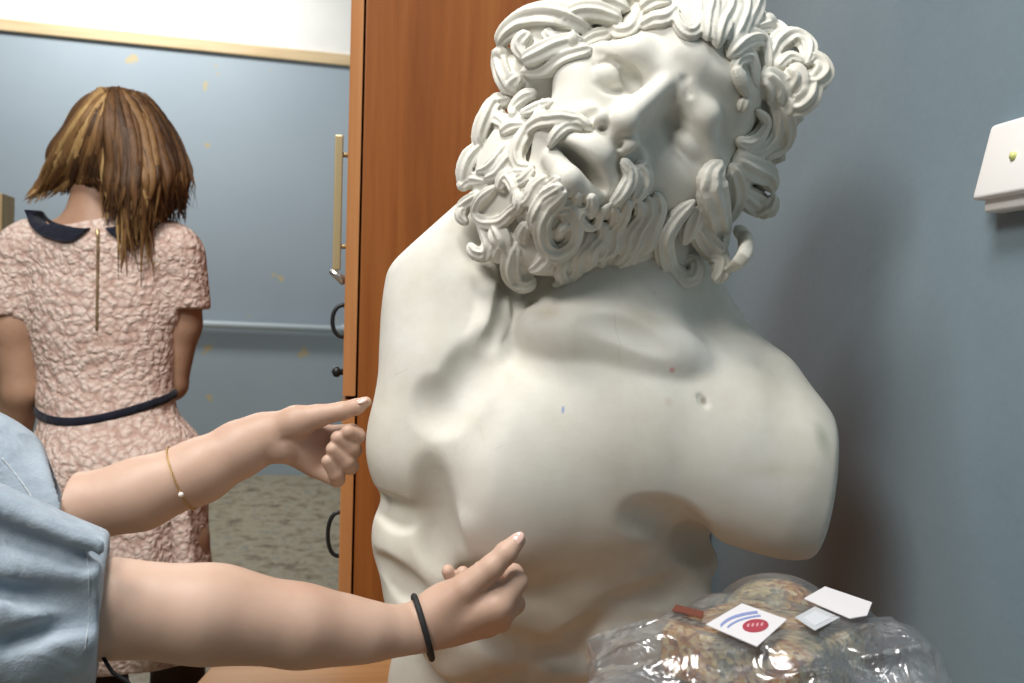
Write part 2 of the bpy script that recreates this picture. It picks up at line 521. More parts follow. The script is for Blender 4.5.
# ---- head: axes right / up / forward of the tilted, thrown back face
_R0 = np.array([0.71, -0.70, 0.0]); _U0 = np.array([0.70, 0.71, 0.0]); _F0 = np.array([0, 0, 1.0])
ya, pa = math.radians(0), math.radians(4)
_F1 = math.cos(ya) * _F0 - math.sin(ya) * _R0; HR = math.cos(ya) * _R0 + math.sin(ya) * _F0
HF = math.cos(pa) * _F1 + math.sin(pa) * _U0; HU = math.cos(pa) * _U0 - math.sin(pa) * _F1
HA = np.stack([HR, HU, HF])
HC = B(640, 120, 0)
def H(x, y, z): return HC + (x * HR + y * HU + z * HF) * U1
def hell(f, x, y, z, r, k=12, op='add', A=None): f.ell(H(x, y, z), q(r), k * U1, HA if A is None else A @ HA, op)
def hcone(f, a, b_, ra, rb=None, k=10, op='add'): f.cone(H(*a), H(*b_), ra * U1, (ra if rb is None else rb) * U1, k * U1, op)

FH = Field()
hell(FH, 0, 25, -5, (88, 108, 96))
hell(FH, 0, -55, 32, (66, 85, 56), 30)
hell(FH, 2, 50, 44, (78, 60, 54), 30)                        # forehead
for s in (-1, 1):
    hell(FH, s * 56, -34, 56, (32, 24, 28), 22)               # cheek bones
    hell(FH, s * 36, -66, 68, (26, 34, 24), 22)
    ex = s * 46 + 5
    hell(FH, ex, -12, 107, (31, 17, 33), 9, 'sub')                 # sockets
    hell(FH, ex - s * 25, -8, 103, (9, 12, 24), 8, 'sub')
    hell(FH, ex, -13, 69, (21, 13.5, 22), 2)                      # eyeballs with lids
    hell(FH, ex + s * 1, -1, 68, (26, 6.5, 22), 2); hell(FH, ex + s, -25, 67, (25, 5.5, 20), 3)
    hcone(FH, (ex - s * 24, 5, 90), (ex + s * 22, 5, 86), 2.5, 2.5, 4, 'sub')
    hcone(FH, (s * 13 + 3, 17, 98), (s * 42 + 4, 15, 93), 9, 9, 16) # brow ridges, raised inward
    hcone(FH, (s * 42 + 4, 15, 92), (s * 74 + 4, -6, 66), 9, 7, 16)
    hcone(FH, (s * 12, 40, 97), (s * 34, 54, 90), 8, 7, 18)
hcone(FH, (0, 24, 97), (0, -48, 127), 7.0, 8.5, 8)             # nose
hcone(FH, (0, 8, 86), (0, -54, 104), 11, 18, 12)
hell(FH, 0, -52, 126, (12, 10, 11), 6)
hcone(FH, (0, -56, 122), (0, -72, 108), 5, 6, 5)
for s in (-1, 1):
    hell(FH, s * 17, -60, 111, (9.5, 10.5, 14), 5)
    hell(FH, s * 10, -68, 117, (4.2, 5, 9), 2, 'sub')
    hcone(FH, (s * 28, -58, 100), (s * 46, -92, 88), 8, 10, 12)   # folds beside the mouth
    hcone(FH, (s * 25, -60, 112), (s * 34, -80, 108), 4, 4, 10, 'sub')
hcone(FH, (0, 44, 96), (0, 78, 84), 8, 7, 18)
hcone(FH, (10, 20, 108), (22, 14, 106), 2, 2, 5, 'sub')
hell(FH, 78, -25, 22, (28, 75, 50), 24)
hell(FH, 0, -100, 76, (50, 34, 34), 20)                        # muzzle
hell(FH, 0, -142, 68, (38, 30, 34), 20)
hcone(FH, (-30, -97, 100), (-6, -86, 114), 9, 11, 8); hcone(FH, (6, -86, 114), (30, -97, 100), 11, 9, 8)
hcone(FH, (0, -74, 104), (0, -86, 110), 11, 12, 10)
hell(FH, 0, -103, 114, (31, 8.5, 44), 4, 'sub')                # open mouth
hcone(FH, (-24, -114, 100), (0, -121, 112), 10, 13, 5); hcone(FH, (0, -121, 112), (24, -114, 100), 13, 10, 5)
T.ops += FH.ops

# lids, inner corners of the eyes, brow creases
groove([(621, 69), (629, 76), (635, 85)], 7, 4, 5, .8)
groove([(597, 66), (608, 62), (621, 64)], 4, 2.5, 4); groove([(596, 82), (608, 89), (624, 90)], 3.5, 1.2, 4)
ridge([(598, 75), (606, 77), (613, 79)], 9, 2.5, 4)

# small paint marks and soft brown patches on the cast
def mark(px, py, r, col, soft, stretch=(1, 1, 1), amt=1.0):
    global PLASTER_OUT
    nt, b, c = PLASTER_OUT
    pw = to_world(along([(px, py)], 0)[0]) - np.array((BXW[0], BXW[1], TABLE_Z))
    tc = nt.nodes.new('ShaderNodeTexCoord'); mp = nt.nodes.new('ShaderNodeMapping'); mp.vector_type = 'TEXTURE'
    mp.inputs['Location'].default_value = [float(x) for x in pw]; mp.inputs['Scale'].default_value = [r * k_ for k_ in stretch]
    nt.links.new(tc.outputs['Object'], mp.inputs[0])
    ln_ = nt.nodes.new('ShaderNodeVectorMath'); ln_.operation = 'LENGTH'; nt.links.new(mp.outputs[0], ln_.inputs[0])
    f_ = ramp(nt, ln_.outputs['Value'], [(1 - soft, (amt, amt, amt)), (1.0, (0, 0, 0))])
    PLASTER_OUT = (nt, b, mix(nt, f_, c, col))
mark(563, 410, .0045, (0.25, 0.33, 0.55), .5, (.45, .45, 1.4), .8); mark(672, 370, .004, (0.60, 0.25, 0.25), .6, (1, 1, 1), .7)
mark(703, 401, .006, (0.20, 0.18, 0.13), .7, (.8, .8, 1.2), .8); mark(822, 438, .020, (0.33, 0.36, 0.28), .9, (.6, .6, 1.4), .7)
mark(668, 402, .006, (0.55, 0.38, 0.34), .8, (1, 1, 1), .4); mark(548, 312, .022, (0.45, 0.38, 0.28), 1.0, (1, 1, .7), .5); mark(640, 318, .026, (0.50, 0.42, 0.30), 1.0, (1.5, 1, .8), .45)
mark(770, 470, .03, (0.50, 0.44, 0.33), 1.0, (1.6, 1, .4), .4)
PLASTER_OUT[0].links.new(PLASTER_OUT[2], PLASTER_OUT[1].inputs['Base Color'])

# ---- hair and beard masses the curls lie on
HM = Field()
hell(HM, 8, 48, -24, (122, 118, 92))
hell(HM, -104, -4, 12, (42, 76, 50), 20)                      # thick hair beside the right temple
hell(HM, -96, 50, 10, (44, 46, 50), 20)
hell(HM, 88, 118, 0, (46, 46, 60), 20)
HB = Field()
HB.ell(B(560, 205, 40), q((66, 62, 46)), 10 * U1, rz(40))
HB.ell(B(515, 165, 25), q((36, 62, 40)), 30 * U1, rz(-25))
HB.ell(B(625, 225, 25), q((44, 44, 40)), 30 * U1)
HB.ell(B(545, 240, 40), q((52, 30, 36)), 20 * U1)
HALL = Field(); HALL.ops = FH.ops + HM.ops + HB.ops
hell(HALL, 92, -30, -6, (34, 90, 60), 30)     # locks beside the left cheek

def trace(field, pts, d0=0.75, d1=1.22):
    """depth where the sight line of each picture point meets (or passes nearest to) a field"""
    out = []
    D = np.linspace(d0, d1, 190)
    for px, py in pts:
        v = field(np.array([P(px, py, d) for d in D]))
        i = np.where(v < 0)[0]
        out.append(D[i[0]] if len(i) else D[np.argmin(v)])
    return np.array(out)

def grad(field, p, e=0.002):
    g = np.stack([field(p + np.eye(3)[i] * e) - field(p - np.eye(3)[i] * e) for i in range(3)], 1)
    return g / (np.linalg.norm(g, axis=1)[:, None] + 1e-9)

class Locks:
    def __init__(s): s.V = []; s.F = []; s.n = 0
    def put(s, V, F):
        s.V.append(V); s.F += [[i + s.n for i in f] for f in F]; s.n += len(V)
    def lock(s, pts, w=8, tip=0.4, root=0.7, lift=1, ridges=7, amp=0.19, flat=0.85, field=None):
        w = w * 1.1
        field = field or HALL
        m = max(10, 5 * len(pts))
        p2 = catmull([p[:2] for p in pts], m)
        d = trace(field, pts)
        d = d - np.array([(p[2] if len(p) > 2 else 0) for p in pts]) * U1 - lift * U1
        dd = catmull(np.stack([d, d, d], 1), m)[:, 0]
        P3 = np.array([P(a[0], a[1], c) for a, c in zip(p2, dd)])
        up = grad(field, P3); up[:, 2] = np.maximum(up[:, 2], 0.15); up += np.array([0, 0, 0.5])
        t = np.linspace(0, 1, m)
        prof = root + (1 - root) * np.minimum(1, t / 0.3)
        prof = prof * np.where(t > 0.5, 1 - (1 - tip) * ((t - 0.5) / 0.5) ** 1.6, 1)
        prof = prof * np.sqrt(np.clip(1 - np.clip((0.1 - t) / 0.1, 0, 1) ** 2, 0.06, 1)) * np.sqrt(np.clip(1 - np.clip((t - 0.9) / 0.1, 0, 1) ** 2, 0.06, 1))
        V, F = tube_mesh(P3, w * U1 * prof, 28, up, flat, ridges, amp, PI / 2)
        s.put(V, F)
    def ball(s, px, py, r, lift=4):
        s.lock([(px - r * .5, py), (px, py + 1), (px + r * .5, py)], r * .95, 0.8, 0.8, lift, 3, .05)
    def mesh(s, name, mat, parent, vox=0.0011):
        V = to_world(np.vstack(s.V))
        o = raw_mesh(name, V, s.F, mat, parent)
        r = o.modifiers.new('fuse', 'REMESH'); r.mode = 'VOXEL'; r.voxel_size = vox; r.use_smooth_shade = True
        k = o.modifiers.new('soften', 'SMOOTH'); k.factor = 0.5; k.iterations = 2
        return o

hair = Locks(); beard = Locks()
a = hair.lock
# viewer's left of the forehead
a([(592,30),(560,17),(530,20),(508,32),(497,46)], 13); a([(499,46),(503,62),(507,78),(513,93)], 11, .7)
a([(582,38),(555,47),(536,55),(522,61)], 9, .6, lift=8); a([(592,48),(568,58),(543,68),(520,72)], 9)
a([(622,20),(597,12),(574,14),(560,24)], 9, lift=6); a([(560,14),(583,4),(608,2),(630,10)], 10); a([(575,0),(600,-8),(630,-8)], 12, lift=0)
hair.ball(573, 39, 9, 10); a([(530,32),(520,46),(526,60)], 8); a([(612,33),(592,40),(574,50)], 8); a([(545,30),(552,38),(570,36)], 6)
a([(520,75),(512,85),(516,95)], 8)
# over the forehead
a([(640,27),(655,21),(668,18),(677,8)], 8, .5); a([(612,26),(622,33),(634,28),(641,8)], 8); a([(640,12),(655,4),(672,2)], 9)
a([(675,12),(681,26),(690,33),(698,25),(700,6),(702,-12)], 6.5, lift=5); a([(707,41),(708,22),(710,2),(705,-18)], 8, 1, .5, 6)
a([(717,49),(720,28),(729,8),(731,-15)], 9, 1, .4, 6); a([(728,46),(738,28),(745,8),(742,-14)], 9, 1, .5, 6); a([(738,34),(752,12),(755,-8)], 10, 1, .6)
a([(640,0),(665,-10),(690,-12)], 13, 1); a([(690,-5),(715,-16),(745,-12)], 13, 1)
# crown and the big curls at the right
a([(728,57),(741,43),(757,40),(766,52),(769,72)], 9, .6, lift=6); a([(733,70),(738,60),(748,58),(753,72),(757,88)], 7)
a([(768,60),(777,43),(795,38),(808,48),(807,64)], 10, .5, lift=8); a([(776,68),(790,58),(805,62)], 6, lift=8)
a([(798,58),(815,63),(821,74),(812,83),(798,78)], 11); a([(813,80),(808,96),(795,106),(783,100)], 11)
hair.ball(768, 23, 12, 0); hair.ball(756, 9, 11, 0); a([(752,30),(770,28),(790,34)], 10); a([(760,75),(774,90),(781,106)], 14, .6)
a([(735,66),(741,82),(749,98)], 6, lift=5); a([(785,70),(795,80),(790,92)], 12)
# beside his left cheek
a([(746,98),(741,113)], 6, lift=5); a([(736,141),(748,143),(760,134),(765,120),(756,110)], 6.5, lift=6); a([(738,151),(758,151),(772,138),(778,120),(770,104)], 7.5, lift=3)
a([(763,156),(780,146),(787,128),(782,110),(774,100)], 8.5); a([(733,160),(748,168),(765,174),(775,192)], 12); a([(788,116),(791,104),(785,94)], 9)
a([(722,160),(712,178),(714,205),(721,232),(724,253)], 13.5, .15, .4, 5, 7, .14); a([(730,165),(738,185),(735,205),(727,225)], 10, .4, lift=2)
a([(695,200),(677,218),(665,240),(668,264),(680,277),(693,277),(697,267),(690,260),(681,264)], 8.5, .6, .7, 4)
a([(690,218),(701,236),(716,254),(722,270),(714,282)], 10, .7); a([(735,226),(746,240),(743,257),(728,271)], 8, .5, .6, 0, 3, .08); a([(736,190),(755,203),(769,208),(775,194)], 11)
a([(700,205),(690,225),(684,245)], 9, lift=-4)
rr0 = random.Random(5)
# cheek, moustache and beard
b_ = beard.lock
for l_ in ([(655,192),(661,208),(655,226),(648,240),(636,250),(634,266)], [(648,196),(650,214),(640,232),(634,248),(622,258)], [(638,200),(640,216),(630,232),(626,250),(614,266)],
           [(628,200),(624,216),(616,230),(614,248),(604,258),(602,272)], [(616,208),(614,222),(605,236),(604,252),(592,262)], [(604,222),(602,238),(592,250),(590,264),(578,274)],
           [(592,230),(588,244),(578,256),(576,270),(566,280)], [(640,240),(630,256),(618,268)], [(660,215),(652,240),(642,256)]):
    b_(l_, 6, .35, .7, rr0.uniform(0, 5))
for l_ in ([(556,184),(546,196),(541,210),(530,222)], [(566,188),(560,202),(566,218),(562,232)], [(578,192),(576,206),(582,222)], [(548,176),(536,186),(528,200),(520,206)],
           [(590,194),(592,206),(586,214)], [(538,178),(530,192),(522,198)], [(534,168),(524,180),(515,184)]):
    b_(l_, 5.5, .4, .7, 2)
b_([(497,186),(482,198),(477,212),(485,222),(500,222),(512,212),(518,205),(517,188)], 6, .7, .8, 6); b_([(480,194),(466,205),(461,216),(468,225)], 7)
b_([(478,215),(485,228),(490,244),(485,254),(474,252),(469,243)], 7.5, .6, .8, 4)
b_([(562,186),(546,198),(535,215),(532,232)], 7, .4, .8, 5); b_([(566,192),(551,207),(542,225),(545,245),(556,254),(568,248),(575,235),(575,215),(568,200)], 7.5, .6, .8, 6)
b_([(571,224),(561,228),(557,239)], 5, lift=3); b_([(527,222),(522,234),(523,244)], 6); b_([(540,243),(549,255),(541,266),(529,271)], 8, .4, lift=4)
b_([(517,243),(512,262),(515,277),(525,284),(536,279)], 10, .5); b_([(612,203),(602,212),(597,224),(588,227),(580,220),(583,211),(590,212),(591,219)], 4.2, .8, .6, 9)
b_([(567,258),(560,270),(562,280),(552,286)], 6, .4); b_([(580,262),(574,276),(564,284)], 6, .4); b_([(500,186),(508,178),(515,189),(512,204)], 6, lift=5)
b_([(496,225),(503,238),(507,252)], 11); b_([(507,240),(500,250),(496,262)], 8)
b_([(512,98),(497,103),(486,117),(479,138),(482,148)], 9); b_([(482,144),(470,157),(464,172),(462,187)], 9)
b_([(537,93),(525,96),(514,108),(512,116)], 6, lift=4); b_([(553,102),(536,109),(519,114)], 6, lift=4); b_([(505,112),(498,118),(503,123),(509,130)], 7)
b_([(500,134),(512,127),(526,125)], 7, lift=3); b_([(507,144),(498,158),(488,168),(476,172)], 6, lift=4); b_([(519,150),(507,162),(497,174),(484,179)], 7, lift=4)
b_([(458,189),(472,180),(486,181)], 7, lift=3); b_([(499,192),(504,180),(515,174),(529,172)], 6.5, lift=5); b_([(545,100),(540,118),(525,128)], 7)
b_([(592,126),(574,119),(551,120),(532,130),(520,145),(517,157),(522,167),(534,166)], 8, .5, .5, 6); b_([(584,131),(569,127),(556,135),(548,149)], 6, .4, .6, 5)
b_([(622,158),(631,176),(622,194),(611,206)], 6.5, .6, .6, 6); b_([(638,160),(642,182),(632,202)], 9, .5, lift=2); b_([(560,178),(552,190),(546,200)], 7)
b_([(548,200),(560,206),(575,200)], 8)
# the back of the head, out of sight from the front
rr = random.Random(3)
for i in range(70):
    th = rr.uniform(0, 2 * PI); up_ = rr.uniform(-0.6, 1.0)
    n = np.array([math.cos(th) * math.sqrt(max(0, 1 - up_ * up_)), up_, math.sin(th) * math.sqrt(max(0, 1 - up_ * up_))])
    if n[2] > 0.05: continue
    c0 = np.array([8, 48, -24.0]); r0 = np.array([122, 118, 92.0]) + 2
    t1 = np.cross(n, [0, 1, 0.2]); t1 /= np.linalg.norm(t1); t2 = np.cross(n, t1)
    s0 = rr.choice((-1, 1)); pts = []
    for u in np.linspace(0, 1, 16):
        an = s0 * (0.5 + 4.2 * u); rad = 0.34 * (1 - 0.75 * u)
        v3 = n + rad * (math.cos(an) * t1 + math.sin(an) * t2); v3 /= np.linalg.norm(v3)
        pts.append(H(*(c0 + v3 * (r0 + 6 * u))))
    pts = np.array(pts)
    V, F = tube_mesh(pts, np.linspace(11, 6, 16) * U1, 16, grad(HM, pts), 0.85, 5, 0.15)
    hair.put(V, F)

bust = thing('plaster_bust', (BXW[0], BXW[1], TABLE_Z), 'large white plaster bust of a bearded man with curly hair and open mouth', 'bust')
core = body('body', T, B(330, 780, -190) , B(870, -20, 190) + np.array([0.09, 0.06, 0.03]), 0.0020, m_pl, bust)
V1, F1 = surface(HM, HC - 0.16, HC + 0.16, 0.004)
hair.put(HC * 0.04 + V1 * 0.96, F1.tolist())
V1, F1 = surface(HB, B(440, 300, -40), B(700, 80, 120), 0.004)
beard.put(V1, F1.tolist())
hair_o = hair.mesh('hair', m_pl, bust)
beard_o = beard.mesh('beard', m_pl, bust)
# ------------------------------------------------------------------ wardrobe
def wood(name, c0, c1, c2, axis='z', rough=0.38):
    m, N, L, b = nmat(name, rough=rough)
    nt = m.node_tree
    sc_ = {'z': (26, 26, 1.1), 'x': (1.1, 26, 26), 'y': (26, 1.1, 26)}[axis]
    v = coords(nt, sc_)
    f = noise(nt, v, 1.6, 6, 0.62, 0.5)
    c = ramp(nt, f, [(0.28, c0), (0.5, c1), (0.74, c2)])
    L.new(c, b.inputs['Base Color'])
    return m
m_ward = wood('orange_wood_veneer', (0.20, 0.056, 0.010), (0.26, 0.080, 0.015), (0.32, 0.110, 0.025))
m_edge = wood('light_wood_edge', (0.40, 0.16, 0.05), (0.47, 0.20, 0.07), (0.52, 0.24, 0.09))
m_dark, *_ = nmat('dark_gap', (0.015, 0.010, 0.008), 0.8)
m_brass, *_ = nmat('pale_gold_metal', (0.60, 0.47, 0.26), 0.38, 0.6)
m_black, *_ = nmat('black_metal', (0.02, 0.02, 0.022), 0.4, 0.4)
m_steel, *_ = nmat('bright_metal', (0.62, 0.60, 0.56), 0.25, 0.9)
WY = 1.60
WX = on_plane(362, 200, 1, WY)[0]
WXR = WALL_X - 0.012
ward = thing('wardrobe', (0.3, 2.0, 0.0), 'tall orange wood wardrobe standing behind the bust against the wall', 'wardrobe')
def wbox(name, lo, hi, mat, parent=ward, bw=0.0015):
    return bevel(Geo().box(lo, hi).build(name, mat, parent), bw, 2)
WD = 0.80
wbox('side_panel', (WX, WY, 0.06), (WXR, WY + 0.018, 2.25), m_ward)
wbox('side_panel', (WX, WY + WD - 0.018, 0.06), (WXR, WY + WD, 2.25), m_ward)
wbox('back_panel', (WXR - 0.006, WY + 0.018, 0.06), (WXR, WY + WD - 0.018, 2.25), m_ward)
wbox('top_panel', (WX, WY, 2.25), (WXR, WY + WD, 2.27), m_ward)
wbox('plinth', (WX + 0.01, WY + 0.01, 0.0), (WXR, WY + WD - 0.01, 0.06), m_ward)
WF = WX - 0.003
for i, (z0, z1) in enumerate(((1.02, 2.26), (0.07, 1.014))):
    d = wbox('door', (WF - 0.019, WY - 0.001, z0), (WF, WY + WD, z1), m_ward)
    wbox('edge_band', (WF - 0.0205, WY - 0.0025, z0), (WF - 0.0007, WY - 0.001, z1), m_edge, d, 0.0004)
    zc = lambda py: on_plane(345, py, 1, WY + 0.02)[2]
    hx = WF - 0.019
    if i == 0:
        z_a, z_b = zc(278), zc(136)
        g = Geo().box((hx - 0.022, WY + 0.010, z_a + 0.012), (hx - 0.009, WY + 0.030, z_b))
        h = bevel(g.build('bar_handle', m_brass, d), 0.002)
        for z in (z_a + 0.05, z_b - 0.03):
            Geo().tube([(hx - 0.012, WY + 0.02, z), (hx, WY + 0.02, z)], 0.004, 10).build('standoff', m_brass, h, True)
        g = Geo().tube([(hx - 0.024, WY + 0.012, z_a + 0.010), (hx - 0.002, WY + 0.012, z_a - 0.006)], [0.005, 0.0075], 12)
        g.build('lock_catch', m_steel, d, True)
        arcs, knobs = [(334, 306)], [372]
        zz = [(zc(337), zc(305))]
    else:
        zz = [(zc(556), zc(512))]; knobs = [480]
    for za, zb in zz:
        th = np.linspace(0, PI, 15)
        pts = [(hx + 0.001 - 0.021 * math.sin(t) ** 0.7, WY + 0.02, (za + zb) / 2 - (zb - za) / 2 * math.cos(t)) for t in th]
        Geo().tube(pts, 0.0035, 10).build('bow_handle', m_black, d, True)
    for ky in knobs:
        z = zc(ky)
        Geo().tube([(hx + 0.001, WY + 0.02, z), (hx - 0.006, WY + 0.02, z), (hx - 0.009, WY + 0.02, z), (hx - 0.016, WY + 0.02, z)], [0.005, 0.005, 0.009, 0.008], 14).build('knob', m_black, d, True)

# ------------------------------------------------------------------ table under the bust
m_table = wood('orange_table_wood', (0.33, 0.155, 0.06), (0.40, 0.205, 0.085), (0.46, 0.25, 0.115), 'x', 0.32)
E1, E2 = on_plane(214, 663, 2, TABLE_Z), on_plane(196, 683, 2, TABLE_Z)
dl = (E2 - E1)[:2]; dl /= np.linalg.norm(dl)
far_l = E1[:2] - dl * 0.10
near_l = E1[:2] + dl * 0.17
near_m = to_world(P(512 + 75, 341, 0.70))[:2]  # unseen near side cut slanting to lessen warm bounce onto the bust
xr = WALL_X - 0.02
poly = [near_l, near_m, (xr, near_m[1] - 0.02), (xr, far_l[1] + 0.06), far_l]
table = thing('table', (0.35, 1.0, 0.0), 'orange wood table top holding the plaster bust', 'table')
n = len(poly)
g = Geo().add([(p[0], p[1], TABLE_Z - 0.028) for p in poly] + [(p[0], p[1], TABLE_Z) for p in poly],
              [tuple(range(n))[::-1], tuple(range(n, 2 * n))] + [(i, (i + 1) % n, n + (i + 1) % n, n + i) for i in range(n)])
bevel(g.build('table_top', m_table, table), 0.003)
cen = np.mean(np.array(poly), 0)
for p in poly:
    p = np.array(p) + (cen - np.array(p)) * 0.12
    bevel(Geo().box((p[0] - .022, p[1] - .022, 0), (p[0] + .022, p[1] + .022, TABLE_Z - 0.028)).build('leg', m_table, table), 0.003)

# ------------------------------------------------------------------ white wedge shaped box on the right wall
m_wp, *_ = nmat('white_plastic', (0.80, 0.80, 0.79), 0.35)
m_led, *_ = nmat('yellow_green_mark', (0.62, 0.66, 0.25), 0.4)
sw = on_plane(1001, 126, 0, WALL_X); sb = on_plane(1001, 208, 0, WALL_X)
yl, ztop, zbot = sw[1], sw[2], sb[2]
swt = thing('wall_switch_box', (WALL_X, yl - 0.05, zbot), 'white plastic wedge box on the blue wall at right', 'wall box')
def wedge(name, y0, y1, z0, z1, d0, d1, mat, bw, parent):
    V = [(WALL_X, y0, z0), (WALL_X, y1, z0), (WALL_X, y1, z1), (WALL_X, y0, z1),
         (WALL_X - d0, y0, z0), (WALL_X - d0, y1, z0), (WALL_X - d1, y1, z1), (WALL_X - d1, y0, z1)]
    return bevel(Geo().add(V, [(0, 1, 2, 3), (4, 7, 6, 5), (0, 4, 5, 1), (3, 2, 6, 7), (0, 3, 7, 4), (1, 5, 6, 2)]).build(name, mat, parent, True), bw, 4)
wedge('cover', yl - 0.13, yl, zbot + 0.006, ztop, 0.030, 0.012, m_wp, 0.005, swt)
wedge('base_plate', yl - 0.125, yl - 0.008, zbot - 0.006, zbot + 0.012, 0.021, 0.021, m_wp, 0.003, swt)
g = Geo().tube([(WALL_X - 0.0185, yl - 0.05, (ztop + zbot) / 2 + 0.002), (WALL_X - 0.0235, yl - 0.05, (ztop + zbot) / 2 + 0.002)], 0.004, 16)
g.build('indicator', m_led, swt, True)
# ------------------------------------------------------------------ skin, cloth
def skin_mat(name, a, b2, c2):
    m, N, L, b = nmat(name, rough=0.5, spec=0.4)
    nt = m.node_tree; v = coords(nt)
    c = ramp(nt, noise(nt, v, 9, 4, 0.6), [(0.3, a), (0.5, b2), (0.72, c2)])
    mole = nt.nodes.new('ShaderNodeTexVoronoi'); mole.inputs['Scale'].default_value = 14
    nt.links.new(v, mole.inputs['Vector'])
    c = mix(nt, ramp(nt, mole.outputs['Distance'], [(0.018, (0.5, 0.5, 0.5)), (0.03, (0, 0, 0))]), c, (0.25, 0.12, 0.07))
    L.new(c, b.inputs['Base Color'])
    b.inputs['Subsurface Weight'].default_value = 0.12
    b.inputs['Subsurface Radius'].default_value = (0.012, 0.004, 0.002)
    bump(nt, b, noise(nt, v, 260, 3), 0.12, 0.001)
    return m
m_skin = skin_mat('fair_skin', (0.50, 0.315, 0.235), (0.56, 0.375, 0.285), (0.61, 0.425, 0.335))
m_skin2 = skin_mat('tanned_skin', (0.36, 0.20, 0.13), (0.42, 0.25, 0.165), (0.47, 0.29, 0.20))
m_nail, *_ = nmat('polished_nail', (0.74, 0.50, 0.44), 0.16, 0, 0.7)
def cloth(name, a, b2, scale=500, s=0.35, wr=True):
    m, N, L, b = nmat(name, rough=0.85, spec=0.2)
    nt = m.node_tree; v = coords(nt)
    c = ramp(nt, noise(nt, v, 30, 5, 0.7), [(0.3, a), (0.7, b2)])
    L.new(c, b.inputs['Base Color'])
    b.inputs['Sheen Weight'].default_value = 0.15
    bp = bump(nt, b, noise(nt, v, scale, 2), s, 0.0015)
    if wr:
        b2_ = nt.nodes.new('ShaderNodeBump'); b2_.inputs['Strength'].default_value = 0.55; b2_.inputs['Distance'].default_value = 0.012
        nt.links.new(noise(nt, coords(nt, (1.0, 1.6, 0.8), (0.3, 0.5, 0.6)), 16, 2, .5, 1.2), b2_.inputs['Height']); nt.links.new(b2_.outputs[0], bp.inputs['Normal'])
    return m
m_denim = cloth('pale_denim', (0.29, 0.35, 0.42), (0.40, 0.465, 0.535))
m_jeans = cloth('dark_jeans', (0.05, 0.07, 0.13), (0.09, 0.12, 0.2))
m_shoe, *_ = nmat('dark_shoe', (0.03, 0.025, 0.025), 0.5)
m_thread, *_ = nmat('pale_stitching', (0.48, 0.53, 0.58), 0.8)
m_band, *_ = nmat('black_elastic', (0.012, 0.012, 0.014), 0.7)
m_gold, *_ = nmat('gold_chain_metal', (0.72, 0.50, 0.24), 0.3, 0.9)
m_pearl, *_ = nmat('pearl', (0.85, 0.78, 0.72), 0.2)

# ------------------------------------------------------------------ the person reaching in from the left
UN = 0.00093
def Nn(px, py, dz=0.0): return P(px, py, 0.94 - dz * UN)
UF = 0.00106
def Ff(px, py, dz=0.0): return P(px, py, 1.06 - dz * UF)
A = Field()
# near (right) arm
near_el = P(36, 612, 0.80)
arm_pts = [near_el, P(105, 610, 0.82), P(200, 616, 0.845), P(300, 627, 0.878), P(360, 634, 0.905), P(410, 634, 0.933)]
A.chain(arm_pts, [.040, .0365, .0372, .0325, .0282, .0258], 0.012)
A.chain([P(105, 604, 0.835), P(220, 612, 0.862), P(330, 628, 0.897)], [.034, .033, .027], 0.02)
# near hand seen from its back
kf = 0.0022
def nch(pts, rad, k=kf): A.chain([Nn(*p) for p in pts], [r * UN for r in rad], k)
wr = (418, 633, 0)
A.cone(Nn(405, 634, 0), Nn(440, 622, -2), 27 * UN, 26 * UN, 0.010)
for mcp, r in (((497, 606, 10), 17), ((496, 614, -6), 18), ((486, 621, -20), 17), ((472, 626, -32), 15)):
    A.cone(Nn(430, 624, -4), Nn(*mcp), 25 * UN, r * UN, 0.007)
A.ell(Nn(455, 606, -2), np.array((34, 26, 20)) * UN, 0.008)
nch([(497, 606, 10), (517, 582, -2)], [15.5, 11.5], 0.004); nch([(517, 582, -2), (514, 573, -22), (496, 571, -30)], [11, 9.5, 8])          # index
nch([(494, 616, -6), (514, 604, -20)], [15, 11.5], 0.004); nch([(514, 604, -20), (503, 586, -40), (480, 568, -40)], [11, 9, 7.5])    # middle
nch([(486, 622, -20), (501, 622, -36)], [14, 11], 0.004); nch([(501, 622, -36), (485, 596, -52), (463, 573, -46)], [10.5, 9, 7.5])     # ring
nch([(472, 627, -32), (482, 632, -48)], [12, 9.5], 0.004); nch([(482, 632, -48), (464, 604, -56), (448, 571, -46)], [9.5, 8, 7])       # little
nch([(436, 612, 6), (466, 588, 12)], [22, 15], 0.008)                                                                              # thumb
nch([(466, 588, 12), (492, 567, 14), (506, 553, 12), (518, 540, 8)], [15, 12.2, 11.2, 7.8], 0.003)
A.cone(Nn(478, 592, 6), Nn(496, 590, 4), 10 * UN, 9 * UN, 0.008)
# far (left) arm
far_el = P(5, 520, 0.995)
far_pts = [far_el, P(70, 511, 1.0), P(140, 494, 1.015), P(200, 471, 1.035), P(240, 449, 1.05), P(266, 437, 1.06)]
A.chain(far_pts, [.039, .0345, .0350, .0318, .0280, .0252], 0.012)
